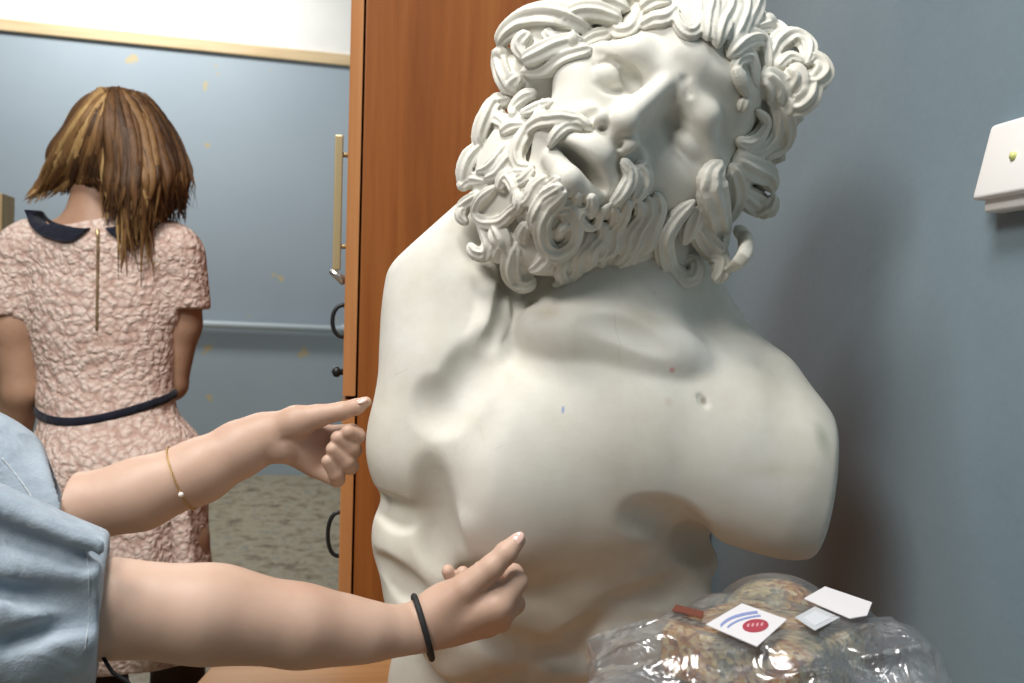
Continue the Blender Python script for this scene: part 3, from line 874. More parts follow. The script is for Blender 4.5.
# far hand, palm towards the camera, thumb on top
def fch(pts, rad, k=kf): A.chain([Ff(*p) for p in pts], [r * UF for r in rad], k)
A.cone(Ff(262, 438, 0), Ff(282, 438, -2), 24 * UF, 22 * UF, 0.008)
for mcp, r in (((326, 436, -14), 12), ((327, 448, -17), 12), ((323, 459, -16), 11.5), ((316, 468, -12), 10.5)):
    A.cone(Ff(282, 438, -5), Ff(*mcp), 20 * UF, r * UF, 0.006)
A.ell(Ff(279, 450, 6), np.array((15, 12, 12)) * UF, 0.008)                                        # heel of the hand
fch([(276, 428, 4), (296, 422, 10), (318, 416, 10)], [16, 15.5, 11.5], 0.006)                      # thumb
fch([(318, 416, 10), (342, 411, 8), (356, 407, 2), (366, 402, -3)], [11, 9, 8, 5.6], 0.003)
fch([(326, 436, -14), (352, 433, -12), (357, 436, 0), (348, 432, 12)], [11, 9, 8.6, 7.4])
fch([(327, 448, -17), (353, 450, -12), (351, 448, 4), (338, 438, 12)], [11, 9, 8.6, 7.4])
fch([(323, 459, -16), (350, 466, -10), (347, 462, 5), (333, 449, 13)], [10.5, 8.8, 8.2, 7.2])
fch([(316, 468, -12), (337, 479, -6), (336, 474, 6), (328, 461, 13)], [10, 8, 7.6, 6.6])
# crease of the thumb ball and of the palm
fch_sub = lambda a_, b_, r: A.cone(Ff(*a_), Ff(*b_), r * UF, r * UF, 0.004, 'sub')
fch_sub((284, 441, 22), (316, 441, 12), 2.5)
Varm, Farm = surface(A, P(-10, 700, 0.80) + np.array((-0.02, 0, -0.42)), np.array((0.02, -0.03, -0.745)), 0.0016)
# the rest of the body, hidden in the clothes or out of the picture
Bf = Field()
sh_n, sh_f = np.array((-0.66, -0.05, -0.77)), np.array((-0.69, -0.05, -1.08))
Bf.cone(sh_n, near_el, .048, .041, .02); Bf.cone(sh_f, far_el, .048, .039, .02)
mid = (sh_n + sh_f) / 2
hip = np.array((-0.88, -0.44, -0.94))
Bf.cone(mid + (-.02, .0, 0), hip, .10, .12, .05); Bf.cone(sh_n, sh_f, .055, .055, .05)
head = np.array((-0.76, 0.25, -0.93))
Bf.cone(mid + (-.01, .04, 0), head + (-.02, -.07, 0), .055, .05, .03)
Bf.ell(head, (.095, .115, .078), .02); Bf.ell(head + (.05, -.06, 0), (.05, .06, .05), .03)
Bf.cone(head + (.09, .0, 0), head + (.108, -.035, 0), .009, .014, .012)
for s in (-1, 1):
    Bf.ell(head + (.085, .012, s * .032), (.012, .010, .018), .006, None, 'sub'); Bf.ell(head + (.078, .010, s * .032), (.010, .009, .013), .003)
    Bf.ell(head + (-.005, -.01, s * .078), (.018, .030, .010), .006)
Bf.cone(head + (.088, -.068, -.02), head + (.088, -.068, .02), .007, .007, .006)
Bf.cone(head + (.094, -.0635, -.02), head + (.094, -.0635, .02), .0015, .0015, .003, 'sub')
FLOOR_V = -CAM_H
def fl(v):      # view-axes point dropped to the floor height given in world z
    return v
Vb, Fb = surface(Bf, (-1.06, -0.60, -1.2), (-0.45, 0.42, -0.68), 0.005)
near = thing('person', to_world(hip) * np.array((1, 1, 0)), 'person in a pale denim shirt reaching in from the left, both hands touching the bust', 'person')
Vall = np.vstack([Varm, Vb]); Fall = np.vstack([Farm, Fb + len(Varm)])
nbody = raw_mesh('body', to_world(Vall), Fall, m_skin, near)
# nails
def nail(name, c, ax, nrm, l, w, parent, mat):
    ax = np.asarray(ax, float); ax /= np.linalg.norm(ax); nrm = np.asarray(nrm, float); nrm -= ax * (nrm @ ax); nrm /= np.linalg.norm(nrm); sd = np.cross(ax, nrm)
    f = Field().ell(c, (l, w, w * 0.45), 0.001, np.stack([ax, sd, nrm]))
    V, F = surface(f, np.asarray(c) - l * 1.4, np.asarray(c) + l * 1.4, l / 9)
    return raw_mesh(name, to_world(V), F, mat, parent)
nail('fingernail', Nn(516.5, 539.5, 13.2), Nn(518, 540, 8) - Nn(506, 553, 12), (-.25, .35, .9), 9.5 * UN, 6.2 * UN, nbody, m_nail)
nail('fingernail', Ff(362, 400.5, 6), Ff(364, 403, 2) - Ff(355, 407, 5), (-.25, .75, .6), 6.5 * UF, 4.4 * UF, nbody, m_nail)
# ---- shirt
S = Field()
S.chain([sh_n, near_el + (-.03, .015, 0), P(70, 603, 0.815), P(108, 601, 0.82)], [.078, .072, .058, .050], .02)
S.ell(P(40, 640, 0.80), (.06, .045, .055), .03)
S.cone(P(84, 602, 0.815), P(101, 601, 0.82), .0535, .0525, .006)
for a_, b_, r in (((-60, 480), (70, 545), .016), ((-40, 545), (92, 572), .013), ((-30, 600), (88, 640), .014), ((20, 665), (95, 600), .010), ((-20, 500), (100, 548), .010)):
    S.cone(P(*a_, 0.752), P(*b_, 0.768), r, r * .6, .014)
for a_, b_, r in (((-40, 520), (84, 560), .006), ((-20, 585), (86, 606), .007), ((10, 640), (86, 620), .006)):
    S.cone(P(*a_, 0.738), P(*b_, 0.762), r, r, .012, 'sub')
S.chain([sh_f, P(-95, 425, 1.03), P(-20, 474, 1.0), P(64, 516, 1.0)], [.073, .064, .056, .0475], .02)
S.cone(P(30, 502, 1.0), P(56, 513, 1.0), .051, .049, .006)
S.cone(mid + (-.02, .0, 0), hip, .135, .15, .05); S.cone(sh_n + (-.01, 0, .0), sh_f + (-.01, 0, 0), .075, .075, .05)
S.ell(hip + (-.0, -.04, 0), (.16, .14, .17), .05)
# open cuffs, neck and hem
S.cut(P(104, 600, 0.82), (0.996, -0.09, -0.35), .006)
Sn = Field(); Sn.ops = S.ops[:-1]
S2 = Field(); S2.ops = [o for o in S.ops]
S2.cone(P(60, 604, 0.815), P(140, 602, 0.825), .044, .044, .003, 'sub')
S2.cone(mid + (.0, .05, 0), head + (-.02, -.05, 0), .062, .075, .01, 'sub')
S2.cut(hip + (0, -.17, 0), (0, -1, 0), .004)
class CutFar:
    pass
p0 = P(64, 506, 1.0); nf = np.array((0.93, 0.33, -0.43)); nf /= np.linalg.norm(nf)
S2._push('sub', lambda p: np.maximum(-((p - p0) @ nf), np.linalg.norm(p - p0, axis=1) - 0.10), p0, 0.10, .004, 1)
S2.cone(P(20, 502, 1.0), P(110, 522, 1.0), .0405, .0425, .003, 'sub')
V_, F_ = surface(S2, (-1.12, -0.62, -1.22), (-0.28, 0.16, -0.62), 0.0033)
shirt = raw_mesh('denim_shirt', to_world(V_), F_, m_denim, near)
# stitched seams of the rolled cuffs
def seam(field, pts, r, name, mat, parent, d0, d1, lift=0.0005, n=40):
    c2 = catmull(pts, n); d = trace(field, c2, d0, d1) - lift
    return Geo().tube([W(a[0], a[1], dd) for a, dd in zip(c2, d)], r, 6).build(name, mat, parent, True)
seam(S2, [(2, 458), (20, 480), (36, 505), (44, 526)], .0010, 'seam', m_thread, shirt, 0.86, 1.06)
seam(S2, [(86, 549), (89, 580), (89, 615), (85, 650)], .0006, 'seam', m_thread, shirt, 0.70, 0.90)
Geo().tube([W(102, 655, .80), W(107, 664, .795), W(113, 673, .79), W(127, 681, .79), W(133, 690, .79)], .0016, 8).build('hem_cord', m_band, shirt, True)
# trousers, shoes, hair of the reaching person
J = Field()
wz = lambda v, z: to_view(np.array([to_world(v)[0], to_world(v)[1], z]))
J.ell(hip + (0, -.06, 0), (.105, .12, .145), .05)
hw = to_world(hip)
lat = to_world(sh_f) - to_world(sh_n); lat[2] = 0; lat /= np.linalg.norm(lat)
for s in (-1, 1):
    a0 = to_view(hw + lat * s * .075 + (0, 0, -.10)); kn = to_view(np.array([*(hw + lat * s * .095)[:2], .46]) + (0.03, 0, 0)); an = to_view(np.array([*(hw + lat * s * .10)[:2], .09]))
    J.chain([a0, kn, an], [.092, .065, .048], .02)
J.cut(to_view(np.array([*hw[:2], .07])), CAM_R.T @ np.array((0, 0, -1.0)), .004)
V_, F_ = surface(J, hip + (-.32, -.75, -.32), hip + (.32, .16, .32), 0.007)
raw_mesh('trousers', to_world(V_), F_, m_jeans, near)
fwd = np.cross(lat, (0, 0, 1.0)); fwd = fwd if fwd[0] > 0 else -fwd
for s in (-1, 1):
    c0 = np.array([*(hw + lat * s * .10)[:2], 0.0])
    f = Field().cone(c0 + (0, 0, .045), c0 + fwd * .15 + (0, 0, .035), .045, .035, .02).cone(c0 + (0, 0, .04), c0 + (0, 0, .10), .045, .042, .02)
    f.cut(c0 + (0, 0, .0015), (0, 0, -1), .003)
    V_, F_ = surface(f, c0 + (-.2, -.25, -.03), c0 + (.25, .25, .18), 0.006)
    raw_mesh('shoe', V_, F_, m_shoe, near)
m_hairb, *_ = nmat('dark_brown_hair', (0.06, 0.035, 0.02), 0.45)
f = Field().ell(head + (-.02, .025, 0), (.105, .11, .092), .02); f.ell(head + (-.05, -.06, 0), (.07, .11, .085), .03)
f.ell(head + (.085, -.04, 0), (.07, .09, .07), .02, None, 'sub')
V_, F_ = surface(f, head - .22, head + .2, 0.005)
raw_mesh('hair', to_world(V_), F_, m_hairb, near)
# black elastic hair tie worn as a bracelet on the near wrist, thin gold chain on the far wrist
def ring_on(field, c, ax, n=48, grow=0.001, a0=0.0):
    ax = np.asarray(ax, float); ax /= np.linalg.norm(ax)
    e1 = np.cross(ax, (0, 0, 1.0)); e1 /= np.linalg.norm(e1); e2 = np.cross(ax, e1)
    out = []
    R = np.linspace(0.004, 0.06, 140)
    for t in np.linspace(0, 2 * PI, n, endpoint=False):
        dr = math.cos(t) * e1 + math.sin(t) * e2
        v = field(c + R[:, None] * dr)
        i = np.argmax(v > 0)
        out.append(c + dr * (R[i] + grow))
    return np.array(out)
loop = ring_on(A, P(424, 631, 0.935), (0.93, 0.26, -0.20), grow=.0022)
loop = np.vstack([loop, loop[:2]])
tie = Geo().tube([to_world(p) for p in catmull(loop, 120)], .0029, 10, False).build('hair_tie', m_band, None, True)
set_tag(tie, 'black elastic hair tie worn around the wrist of the nearer hand', 'hair tie')
loop = ring_on(A, P(181, 477, 1.03), (0.86, 0.36, -0.15), grow=.0009, n=110)
brace = thing('bracelet', W(181, 477, 1.03), 'thin gold chain bracelet with a small pearl around the farther wrist', 'bracelet')
g = Geo()
for i, p in enumerate(loop):
    t = loop[(i + 1) % len(loop)] - loop[i - 1]; t /= np.linalg.norm(t)
    nn = np.cross(t, (0.3, 0.5, 0.8)); nn /= np.linalg.norm(nn); b2 = np.cross(t, nn)
    if i % 2: nn, b2 = b2, nn
    th = np.linspace(0, 2 * PI, 9)
    g.tube([to_world(p + t * 0.0017 * math.cos(a_) + nn * 0.0009 * math.sin(a_)) for a_ in th], .00038, 5)
g.build('chain', m_gold, brace, True)
k = int(np.argmin([np.linalg.norm(p - P(185, 491, 1.0)) for p in loop]))
f = Field().ell(loop[k] + np.array((0.001, -0.001, 0.0026)), (.0028, .0028, .0028))
V_, F_ = surface(f, loop[k] - .008, loop[k] + .008, .0006)
raw_mesh('pearl', to_world(V_), F_, m_pearl, brace)
# ------------------------------------------------------------------ the person in the lace dress seen from behind
UW = 0.0020
def Wm(px, py, dz=0.0): return P(px, py, 2.0 - dz * UW)
def w_(r): return np.asarray(r, float) * UW
K = Field()
def kc(a, b2, ra, rb=None, k=12, f=None): (f or K).cone(Wm(*a), Wm(*b2), ra * UW, (ra if rb is None else rb) * UW, k * UW)
kc((92, 240, 0), (104, 178, -18), 30, 27, 20)                                   # neck
K.ell(Wm(112, 150, -22), w_((38, 52, 46)), .02); K.ell(Wm(108, 172, -48), w_((28, 34, 30)), .02)
kc((106, 160, -72), (106, 172, -82), 5, 7, 6)
for s in (-1, 1):
    K.ell(Wm(107 + s * 17, 156, -66), w_((8, 5, 6)), .006, None, 'sub'); K.ell(Wm(107 + s * 17, 157, -62), w_((6, 5, 6)), .003)
    K.ell(Wm(112 + s * 39, 158, -24), w_((5, 14, 9)), .004)
K.cone(Wm(100, 187, -74), Wm(114, 187, -74), 3 * UW, 3 * UW, .004)
K.ell(Wm(102, 330, -8), w_((62, 110, 36)), .02); K.ell(Wm(116, 480, -6), w_((66, 70, 42)), .03)
kc((38, 248, 0), (168, 246, -4), 26, 26, 20)
K.chain([Wm(14, 262, 0), Wm(17, 330, 4), Wm(22, 392, 6)], w_([24, 21, 18]), .02)
K.chain([Wm(22, 392, 6), Wm(12, 450, -25), Wm(8, 500, -60)], w_([18, 15, 11]), .012)
K.chain([Wm(184, 262, -6), Wm(183, 325, -14), Wm(172, 385, -20)], w_([22, 17, 15]), .02)
K.chain([Wm(172, 385, -20), Wm(150, 398, -70), Wm(112, 396, -105)], w_([15, 13, 10]), .012)
for (c, d_) in (((8, 500, -60), (4, 0.0)), ((112, 396, -105), (-4, 0.0))):      # hands
    c = np.array(c, float)
    if c[1] > 450:
        dirs = np.array((-0.05, 1, -0.35)); sd = np.array((0.2, 0, 1.0))
    else:
        dirs = np.array((-1, 0.15, -0.4)); sd = np.array((0, 1.0, 0.1))
    K.cone(Wm(*c), Wm(*(c + dirs * 24)), 11 * UW, 13 * UW, .008)
    for i, ln in enumerate((26, 30, 28, 22)):
        b0 = c + dirs * 30 + sd * (i - 1.5) * 7; m1 = b0 + dirs * ln * .5; m2 = b0 + dirs * ln + np.array((4, 0, 4))
        K.chain([Wm(*b0), Wm(*m1), Wm(*m2)], w_([4.4, 4, 3.4]), .002)
    t0 = c + dirs * 12 + sd * -11; K.chain([Wm(*t0), Wm(*(t0 + dirs * 14 - sd * 6)), Wm(*(t0 + dirs * 26 - sd * 7))], w_([5, 4.4, 3.6]), .003)
fz = to_view(np.array([0, 0, 0.0]))
def at_floor(px, py, dz, z):
    p = to_world(Wm(px, py, dz)); return to_view(np.array([p[0], p[1], z]))
legs = []
for px, dz in ((100, 4), (178, 0)):
    top, knee, ank = Wm(px, 540, 0), Wm(px, 690, dz), at_floor(px + 2, 860, dz, 0.085)
    K.chain([top, knee], w_([31, 22]), .03); K.cone(knee, Wm(px + 1, 735, dz + 2), 23 * UW, 21 * UW, .02); K.cone(Wm(px + 1, 735, dz + 2), ank, 21 * UW, 14 * UW, .02)
    legs.append((px + 2, dz))
K.cut(at_floor(140, 860, 0, 0.05), CAM_R.T @ np.array((0, 0, -1.0)), .003)
woman = thing('person', to_world(Wm(115, 400, 0)) * np.array((1, 1, 0)), 'person with wavy brown hair seen from behind in a pale pink lace dress', 'person')
V_, F_ = surface(K, Wm(-30, 900, -120) + np.array((-.12, -.05, -.1)), Wm(230, 80, 60) + np.array((.1, .05, .12)), 0.0055)
wbody = raw_mesh('body', to_world(V_), F_, m_skin2, woman)
m_tights = cloth('dark_brown_tights', (0.035, 0.018, 0.012), (0.05, 0.028, 0.018), 900, .1)
tf = Field()
for px, dz in ((100, 4), (178, 0)):
    knee, ank = Wm(px, 690, dz), at_floor(px + 2, 860, dz, 0.085)
    tf.cone(Wm(px, 590, 0), knee, 33 * UW, 24.5 * UW, .01); tf.cone(knee, Wm(px + 1, 735, dz + 2), 24.5 * UW, 22.5 * UW, .02); tf.cone(Wm(px + 1, 735, dz + 2), ank, 22.5 * UW, 15.5 * UW, .02)
V_, F_ = surface(tf, Wm(20, 930, -60) + np.array((-.1, -.05, -.05)), Wm(240, 540, 60) + np.array((.1, .05, .05)), 0.006)
raw_mesh('tights', to_world(V_), F_, m_tights, woman)
dirf = np.array([math.sin(YAW), math.cos(YAW), 0])
for px, dz in legs:
    c0 = to_world(at_floor(px, 860, dz, 0.0))
    f = Field().cone(c0 - dirf * .02 + (0, 0, .04), c0 + dirf * .15 + (0, 0, .03), .038, .030, .02).cone(c0 + (0, 0, .04), c0 + (0, 0, .09), .038, .034, .02)
    f.cut(c0 + (0, 0, .0015), (0, 0, -1), .002)
    V_, F_ = surface(f, c0 - .12, c0 + np.array((.15, .25, .16)), 0.006)
    raw_mesh('shoe', V_, F_, m_shoe, woman)
# ---- dress
m_lace, N, L, b = nmat('pale_pink_lace', rough=0.8, spec=0.25)
nt = m_lace.node_tree; v = coords(nt)
nz = nt.nodes.new('ShaderNodeTexNoise'); nz.inputs['Scale'].default_value = 40; nt.links.new(v, nz.inputs['Vector'])
wv = nt.nodes.new('ShaderNodeVectorMath'); wv.operation = 'SCALE'; wv.inputs['Scale'].default_value = 0.025
nt.links.new(nz.outputs['Color'], wv.inputs[0])
ad = nt.nodes.new('ShaderNodeVectorMath'); nt.links.new(v, ad.inputs[0]); nt.links.new(wv.outputs[0], ad.inputs[1])
vor = nt.nodes.new('ShaderNodeTexVoronoi'); vor.inputs['Scale'].default_value = 75; nt.links.new(ad.outputs[0], vor.inputs['Vector'])
n2 = noise(nt, v, 150, 3)
hh = nt.nodes.new('ShaderNodeMath'); hh.operation = 'MULTIPLY_ADD'; nt.links.new(n2, hh.inputs[0]); hh.inputs[1].default_value = 0.35
inv = nt.nodes.new('ShaderNodeMath'); inv.operation = 'SUBTRACT'; inv.inputs[0].default_value = 1.0; nt.links.new(vor.outputs['Distance'], inv.inputs[1])
nt.links.new(inv.outputs[0], hh.inputs[2])
c = ramp(nt, vor.outputs['Distance'], [(0.15, (0.78, 0.64, 0.57)), (0.45, (0.71, 0.55, 0.48)), (0.8, (0.56, 0.38, 0.32))])
L.new(c, b.inputs['Base Color'])
bump(nt, b, hh.outputs[0], 0.9, 0.006)
D = Field()
def de(px, py, dz, r, k=16, op='add'): D.ell(Wm(px, py, dz), w_(r), k * UW, None, op)
de(101, 300, 0, (76, 84, 46)); de(106, 362, 0, (67, 72, 42), 20); de(106, 405, 0, (65, 34, 42), 24)
kc((36, 246, 0), (100, 246, 4), 28, 34, 20, D); kc((100, 246, 4), (166, 247, -2), 34, 27, 20, D)
kc((22, 256, 0), (10, 310, 2), 29, 29, 12, D); kc((178, 256, -4), (186, 304, -8), 27, 24, 12, D)
de(116, 462, 0, (86, 56, 54), 20)
kc((112, 480, 2), (122, 640, 0), 66, 78, 40, D); kc((80, 500, 0), (74, 650, 0), 46, 48, 30, D); kc((152, 480, -2), (163, 660, 0), 48, 54, 30, D)
for (x0, x1) in ((70, 62), (105, 108), (140, 150), (178, 192)):
    kc((x0, 470, 50), (x1, 650, 66), 7, 14, 18, D)
D.cut(Wm(120, 652, 0), (0.02, -1, 0), .004)
D2 = Field(); D2.ops = list(D.ops)
pS = Wm(10, 316, 0)
D2._push('sub', lambda p: np.maximum((p - pS)[:, 1], np.maximum(np.abs(p[:, 0] - Wm(-2, 330)[0]) - 26 * UW, np.abs(p[:, 1] - pS[1]) - 40 * UW)), pS, .14, .004, 1)
pS2 = Wm(200, 309, 0)
D2._push('sub', lambda p: np.maximum((p - pS2)[:, 1], np.maximum(np.abs(p[:, 0] - Wm(205, 330)[0]) - 24 * UW, np.abs(p[:, 1] - pS2[1]) - 40 * UW)), pS2, .14, .004, 1)
D2.ell(Wm(84, 200, 0), w_((54, 34, 60)), .006, None, 'sub')
V_, F_ = surface(D2, Wm(-40, 670, -110) + np.array((-.08, -.05, 0)), Wm(240, 190, 80) + np.array((.08, .05, .03)), 0.0045)
dress = raw_mesh('lace_dress', to_world(V_), F_, m_lace, woman)
m_navy = cloth('navy_velvet', (0.008, 0.010, 0.020), (0.014, 0.016, 0.03), 600, .3)
m_zip, *_ = nmat('bronze_zip', (0.26, 0.18, 0.10), 0.45, 0.5)
def on_dress(pts, lift, n=30, d0=1.8, d1=2.1):
    c2 = catmull(pts, n); d = trace(D2, c2, d0, d1) - lift
    return np.array([W(a[0], a[1], dd) for a, dd in zip(c2, d)])
def strip(name, up, lo, mat, parent, thick=.006):
    """curved band of cloth lying on the back between an upper and a lower line"""
    n = 34; U_ = catmull(up, n); L_ = catmull(lo, n); rows = []
    for t in np.linspace(0, 1, 7):
        m2 = U_ * (1 - t) + L_ * t
        d = np.minimum(trace(D2, m2, 1.8, 2.16), 2.04); d[1:-1] = np.minimum(d[1:-1], np.minimum(d[:-2], d[2:])); d = d - .004
        rows.append(np.array([P(a[0], a[1], dd) for a, dd in zip(m2, d)]) + np.array((0, 0, thick * (0.7 if t in (0, 1) else 1))))
    V = np.vstack(rows); Vb_ = V + np.array((0, 0, -thick * 1.6)); k = len(rows); F = []
    idx = lambda r, c_: r * n + c_
    o_ = k * n
    for r in range(k - 1):
        for c_ in range(n - 1):
            F.append((idx(r, c_), idx(r + 1, c_), idx(r + 1, c_ + 1), idx(r, c_ + 1)))
            F.append((o_ + idx(r, c_), o_ + idx(r, c_ + 1), o_ + idx(r + 1, c_ + 1), o_ + idx(r + 1, c_)))
    for r in (0, k - 1):
        for c_ in range(n - 1): F.append((idx(r, c_), idx(r, c_ + 1), o_ + idx(r, c_ + 1), o_ + idx(r, c_)))
    for c_ in (0, n - 1):
        for r in range(k - 1): F.append((idx(r, c_), idx(r + 1, c_), o_ + idx(r + 1, c_), o_ + idx(r, c_)))
    return raw_mesh(name, to_world(np.vstack([V, Vb_])), F, mat, parent)
strip('collar', [(42, 211), (50, 220), (64, 225), (80, 228), (90, 228)], [(25, 210), (34, 229), (52, 239), (72, 241), (86, 231)], m_navy, woman)
strip('collar', [(106, 228), (120, 226), (136, 220), (146, 212)], [(110, 233), (124, 240), (144, 237), (160, 222)], m_navy, woman)
zp = on_dress([(98, 230), (98, 260), (97.5, 295), (97, 330)], .0006)
zg = Geo().tube(zp, .0032, 8).build('zipper', m_zip, dress, True)
pl_ = on_dress([(97, 229), (98, 238)], .003, 6); Geo().tube(pl_, [.003, .0035, .004, .004, .0035, .003], 8).build('pull', m_brass, zg, True)
belt = []
for t in np.linspace(0, 2 * PI, 73)[:-1]:
    cx, cy = 106, 400
    yy = cy - 6 * math.cos(t) + 17 * max(math.sin(t), 0)
    dirn = np.array((math.cos(t), 0, math.sin(t)))
    c0 = Wm(cx, yy, 0); R = np.linspace(.03, .22, 180)
    i = np.argmax(D2(c0 + R[:, None] * dirn) > 0)
    belt.append(c0 + dirn * (R[i] + .0005))
belt = np.array(belt); k = len(belt)
Vb_ = []
for off, out_ in ((-.0088, 0), (-.0070, .0035), (.0070, .0035), (.0088, 0), (.006, -.006), (-.006, -.006)):
    nrm = belt - belt.mean(0); nrm[:, 1] = 0; nrm /= np.linalg.norm(nrm, axis=1)[:, None]
    Vb_.append(belt + np.array((0, off, 0)) + nrm * out_)
V = np.vstack(Vb_); F = [(r * k + i, r * k + (i + 1) % k, ((r + 1) % 6) * k + (i + 1) % k, ((r + 1) % 6) * k + i) for r in range(6) for i in range(k)]
raw_mesh('belt', to_world(V), F, m_navy, woman)
Geo().tube([to_world(Wm(174, 379, -12)), to_world(Wm(177, 381, -10)), to_world(Wm(180, 379, -12))], [.004, .006, .004], 10).build('belt_loop', m_navy, woman, True)
# ---- hair
def hair_mat(name, a, b2):
    m, N, L, b = nmat(name, rough=0.45, spec=0.25)
    nt = m.node_tree; v = coords(nt, (70, 70, 9))
    L.new(ramp(nt, noise(nt, v, 1.6, 4, .6), [(0.3, a), (0.7, b2)]), b.inputs['Base Color'])
    bump(nt, b, noise(nt, coords(nt, (260, 260, 12)), 1.5, 3), .5, .003)
    return m
mh = [hair_mat('brown_hair', (0.085, 0.040, 0.016), (0.17, 0.085, 0.035)), hair_mat('dark_brown_hair_strand', (0.045, 0.022, 0.011), (0.095, 0.048, 0.022)),
      hair_mat('golden_lit_hair_strand', (0.34, 0.20, 0.075), (0.52, 0.34, 0.15)), hair_mat('light_brown_hair_strand', (0.17, 0.088, 0.034), (0.28, 0.155, 0.065))]
HW_ = Field()
HW_.ell(Wm(118, 143, -12), w_((52, 54, 56)), .02); HW_.ell(Wm(145, 186, 6), w_((38, 40, 42)), .05); HW_.ell(Wm(82, 160, -20), w_((36, 30, 38)), .04)
HW_.cone(Wm(118, 104, -10), Wm(118, 130, -10), 13 * UW, 40 * UW, .03)
HW_.cone(Wm(132, 200, 30), Wm(136, 236, 34), 20 * UW, 8 * UW, .02)
hr = random.Random(11)
Vh, Fh, Mh, nv = [], [], [], 0
def strand(pts, lift, w, mi):
    global nv
    m = 16; p2 = catmull(pts, m); d = trace(HW_, pts, 1.78, 2.12)
    dd = catmull(np.stack([d] * 3, 1), m)[:, 0] - lift
    wob = hr.uniform(0, 6.3); t = np.linspace(0, 1, m)
    p2 = p2[:, :2] + np.stack([2.4 * np.sin(wob + hr.uniform(7, 13) * t) * t * 1.3, 0 * t], 1)
    P3 = np.array([P(a[0], a[1], c_) for a, c_ in zip(p2, dd)])
    pr = np.minimum(1, t / .12 + .3) * np.clip((1 - t) / .45, .06, 1)
    up = grad(HW_, P3) + np.array((0, 0, .4))
    V, F = tube_mesh(P3, w * UW * pr, 10, up, .5, 5, .10)
    Vh.append(V); Fh.extend([[i + nv for i in f] for f in F]); Mh.extend([mi] * len(F)); nv += len(V)
def pick(x):
    r = hr.random()
    if x < 62: return 2 if r < .60 else 3  # left strands mostly golden: light from the left put into the hair colour
    if x < 105: return 3 if r < .35 else (2 if r < .45 else (0 if r < .85 else 1))
    return 0 if r < .46 else (1 if r < .82 else (3 if r < .97 else 2))
for i in range(230):                                        # right side and back
    u = hr.random(); tx = 104 + 84 * u + hr.uniform(-4, 4); ty = 214 + 14 * math.sin(PI * u) + hr.uniform(-14, 12)
    sx = 106 + 34 * u + hr.uniform(-6, 6)
    strand([(sx, 87 + 9 * abs(u - .3) + hr.uniform(-1, 3)), (106 + 60 * u, 122), (104 + 78 * u + hr.uniform(-4, 4), 165), (103 + 83 * u, 192), (tx, ty)], hr.uniform(-.004, .014), hr.uniform(2.2, 5), pick(tx))
for i in range(150):                                         # left side swept forward, the neck left bare
    u = hr.random(); tx = 26 + 76 * u ** 1.1 + hr.uniform(-3, 3); ty = 204 - 22 * u + hr.uniform(-8, 4)
    strand([(100 + 16 * u + hr.uniform(-4, 4), 88 + hr.uniform(-1, 4)), (76 + 34 * u, 118 + 4 * u), (52 + 52 * u + hr.uniform(-3, 3), 158), (36 + 66 * u, 186 - 6 * u), (tx, ty)], hr.uniform(-.006, .010), hr.uniform(2.2, 4.6), pick(tx))
for i in range(26):                                         # the long loose ends on the dress
    u = hr.random(); tx = 118 + 42 * u + hr.uniform(-5, 5); ty = 250 + hr.uniform(0, 38)
    strand([(120 + 36 * u, 150), (120 + 38 * u, 190), (116 + 44 * u + hr.uniform(-4, 4), 222), (tx, ty)], hr.uniform(.002, .010), hr.uniform(2.4, 4.2), hr.choice((0, 3, 3, 2)))
for i in range(14):                                         # stray ends
    u = hr.random()
    strand([(150 + 20 * u, 120), (178 + 8 * u, 150), (186 + 6 * u, 176), (184 + hr.uniform(-2, 12), 196 + hr.uniform(-20, 20))], .002, hr.uniform(.8, 1.6), 0)
V1, F1 = surface(HW_, Wm(10, 300, -90), Wm(220, 70, 80), .006)
Vm = Wm(115, 150, -10) * .03 + V1 * .97
Vh.append(Vm); Fh.extend((F1 + nv).tolist()); Mh.extend([0] * len(F1))
whair = raw_mesh('hair', to_world(np.vstack(Vh)), Fh, mh[0], woman)
for m_ in mh[1:]: whair.data.materials.append(m_)
if len(whair.data.polygons) == len(Mh): whair.data.polygons.foreach_set('material_index', np.array(Mh, dtype=np.int32))

# ------------------------------------------------------------------ pale wooden shelf unit at the left edge
m_palew = wood('pale_pine_wood', (0.50, 0.33, 0.14), (0.60, 0.42, 0.20), (0.68, 0.50, 0.27), 'z', 0.5)
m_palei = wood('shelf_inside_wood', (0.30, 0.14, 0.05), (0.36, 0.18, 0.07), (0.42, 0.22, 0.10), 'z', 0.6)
c0 = W(2, 193, 3.0)
sx1, sy, szt = c0[0], c0[1], c0[2]
unit = thing('shelf_unit', (sx1 - .4, sy + .2, 0), 'pale wooden shelf unit behind the person in the lace dress', 'shelf unit')
def ub(name, lo, hi, mat): return bevel(Geo().box(lo, hi).build(name, mat, unit), .002)
ub('side_panel', (sx1 - .05, sy, 0), (sx1, sy + .12, szt), m_palew); ub('side_panel', (sx1 - .85, sy, 0), (sx1 - .80, sy + .12, szt), m_palew)
ub('back_panel', (sx1 - .80, sy + .10, .05), (sx1 - .05, sy + .12, szt), m_palei)
ub('top_panel', (sx1 - .80, sy + .005, szt - .03), (sx1 - .05, sy + .10, szt), m_palew)
for z in (.05, .42, .80, 1.16): ub('shelf', (sx1 - .80, sy + .01, z), (sx1 - .05, sy + .10, z + .022), m_palei)
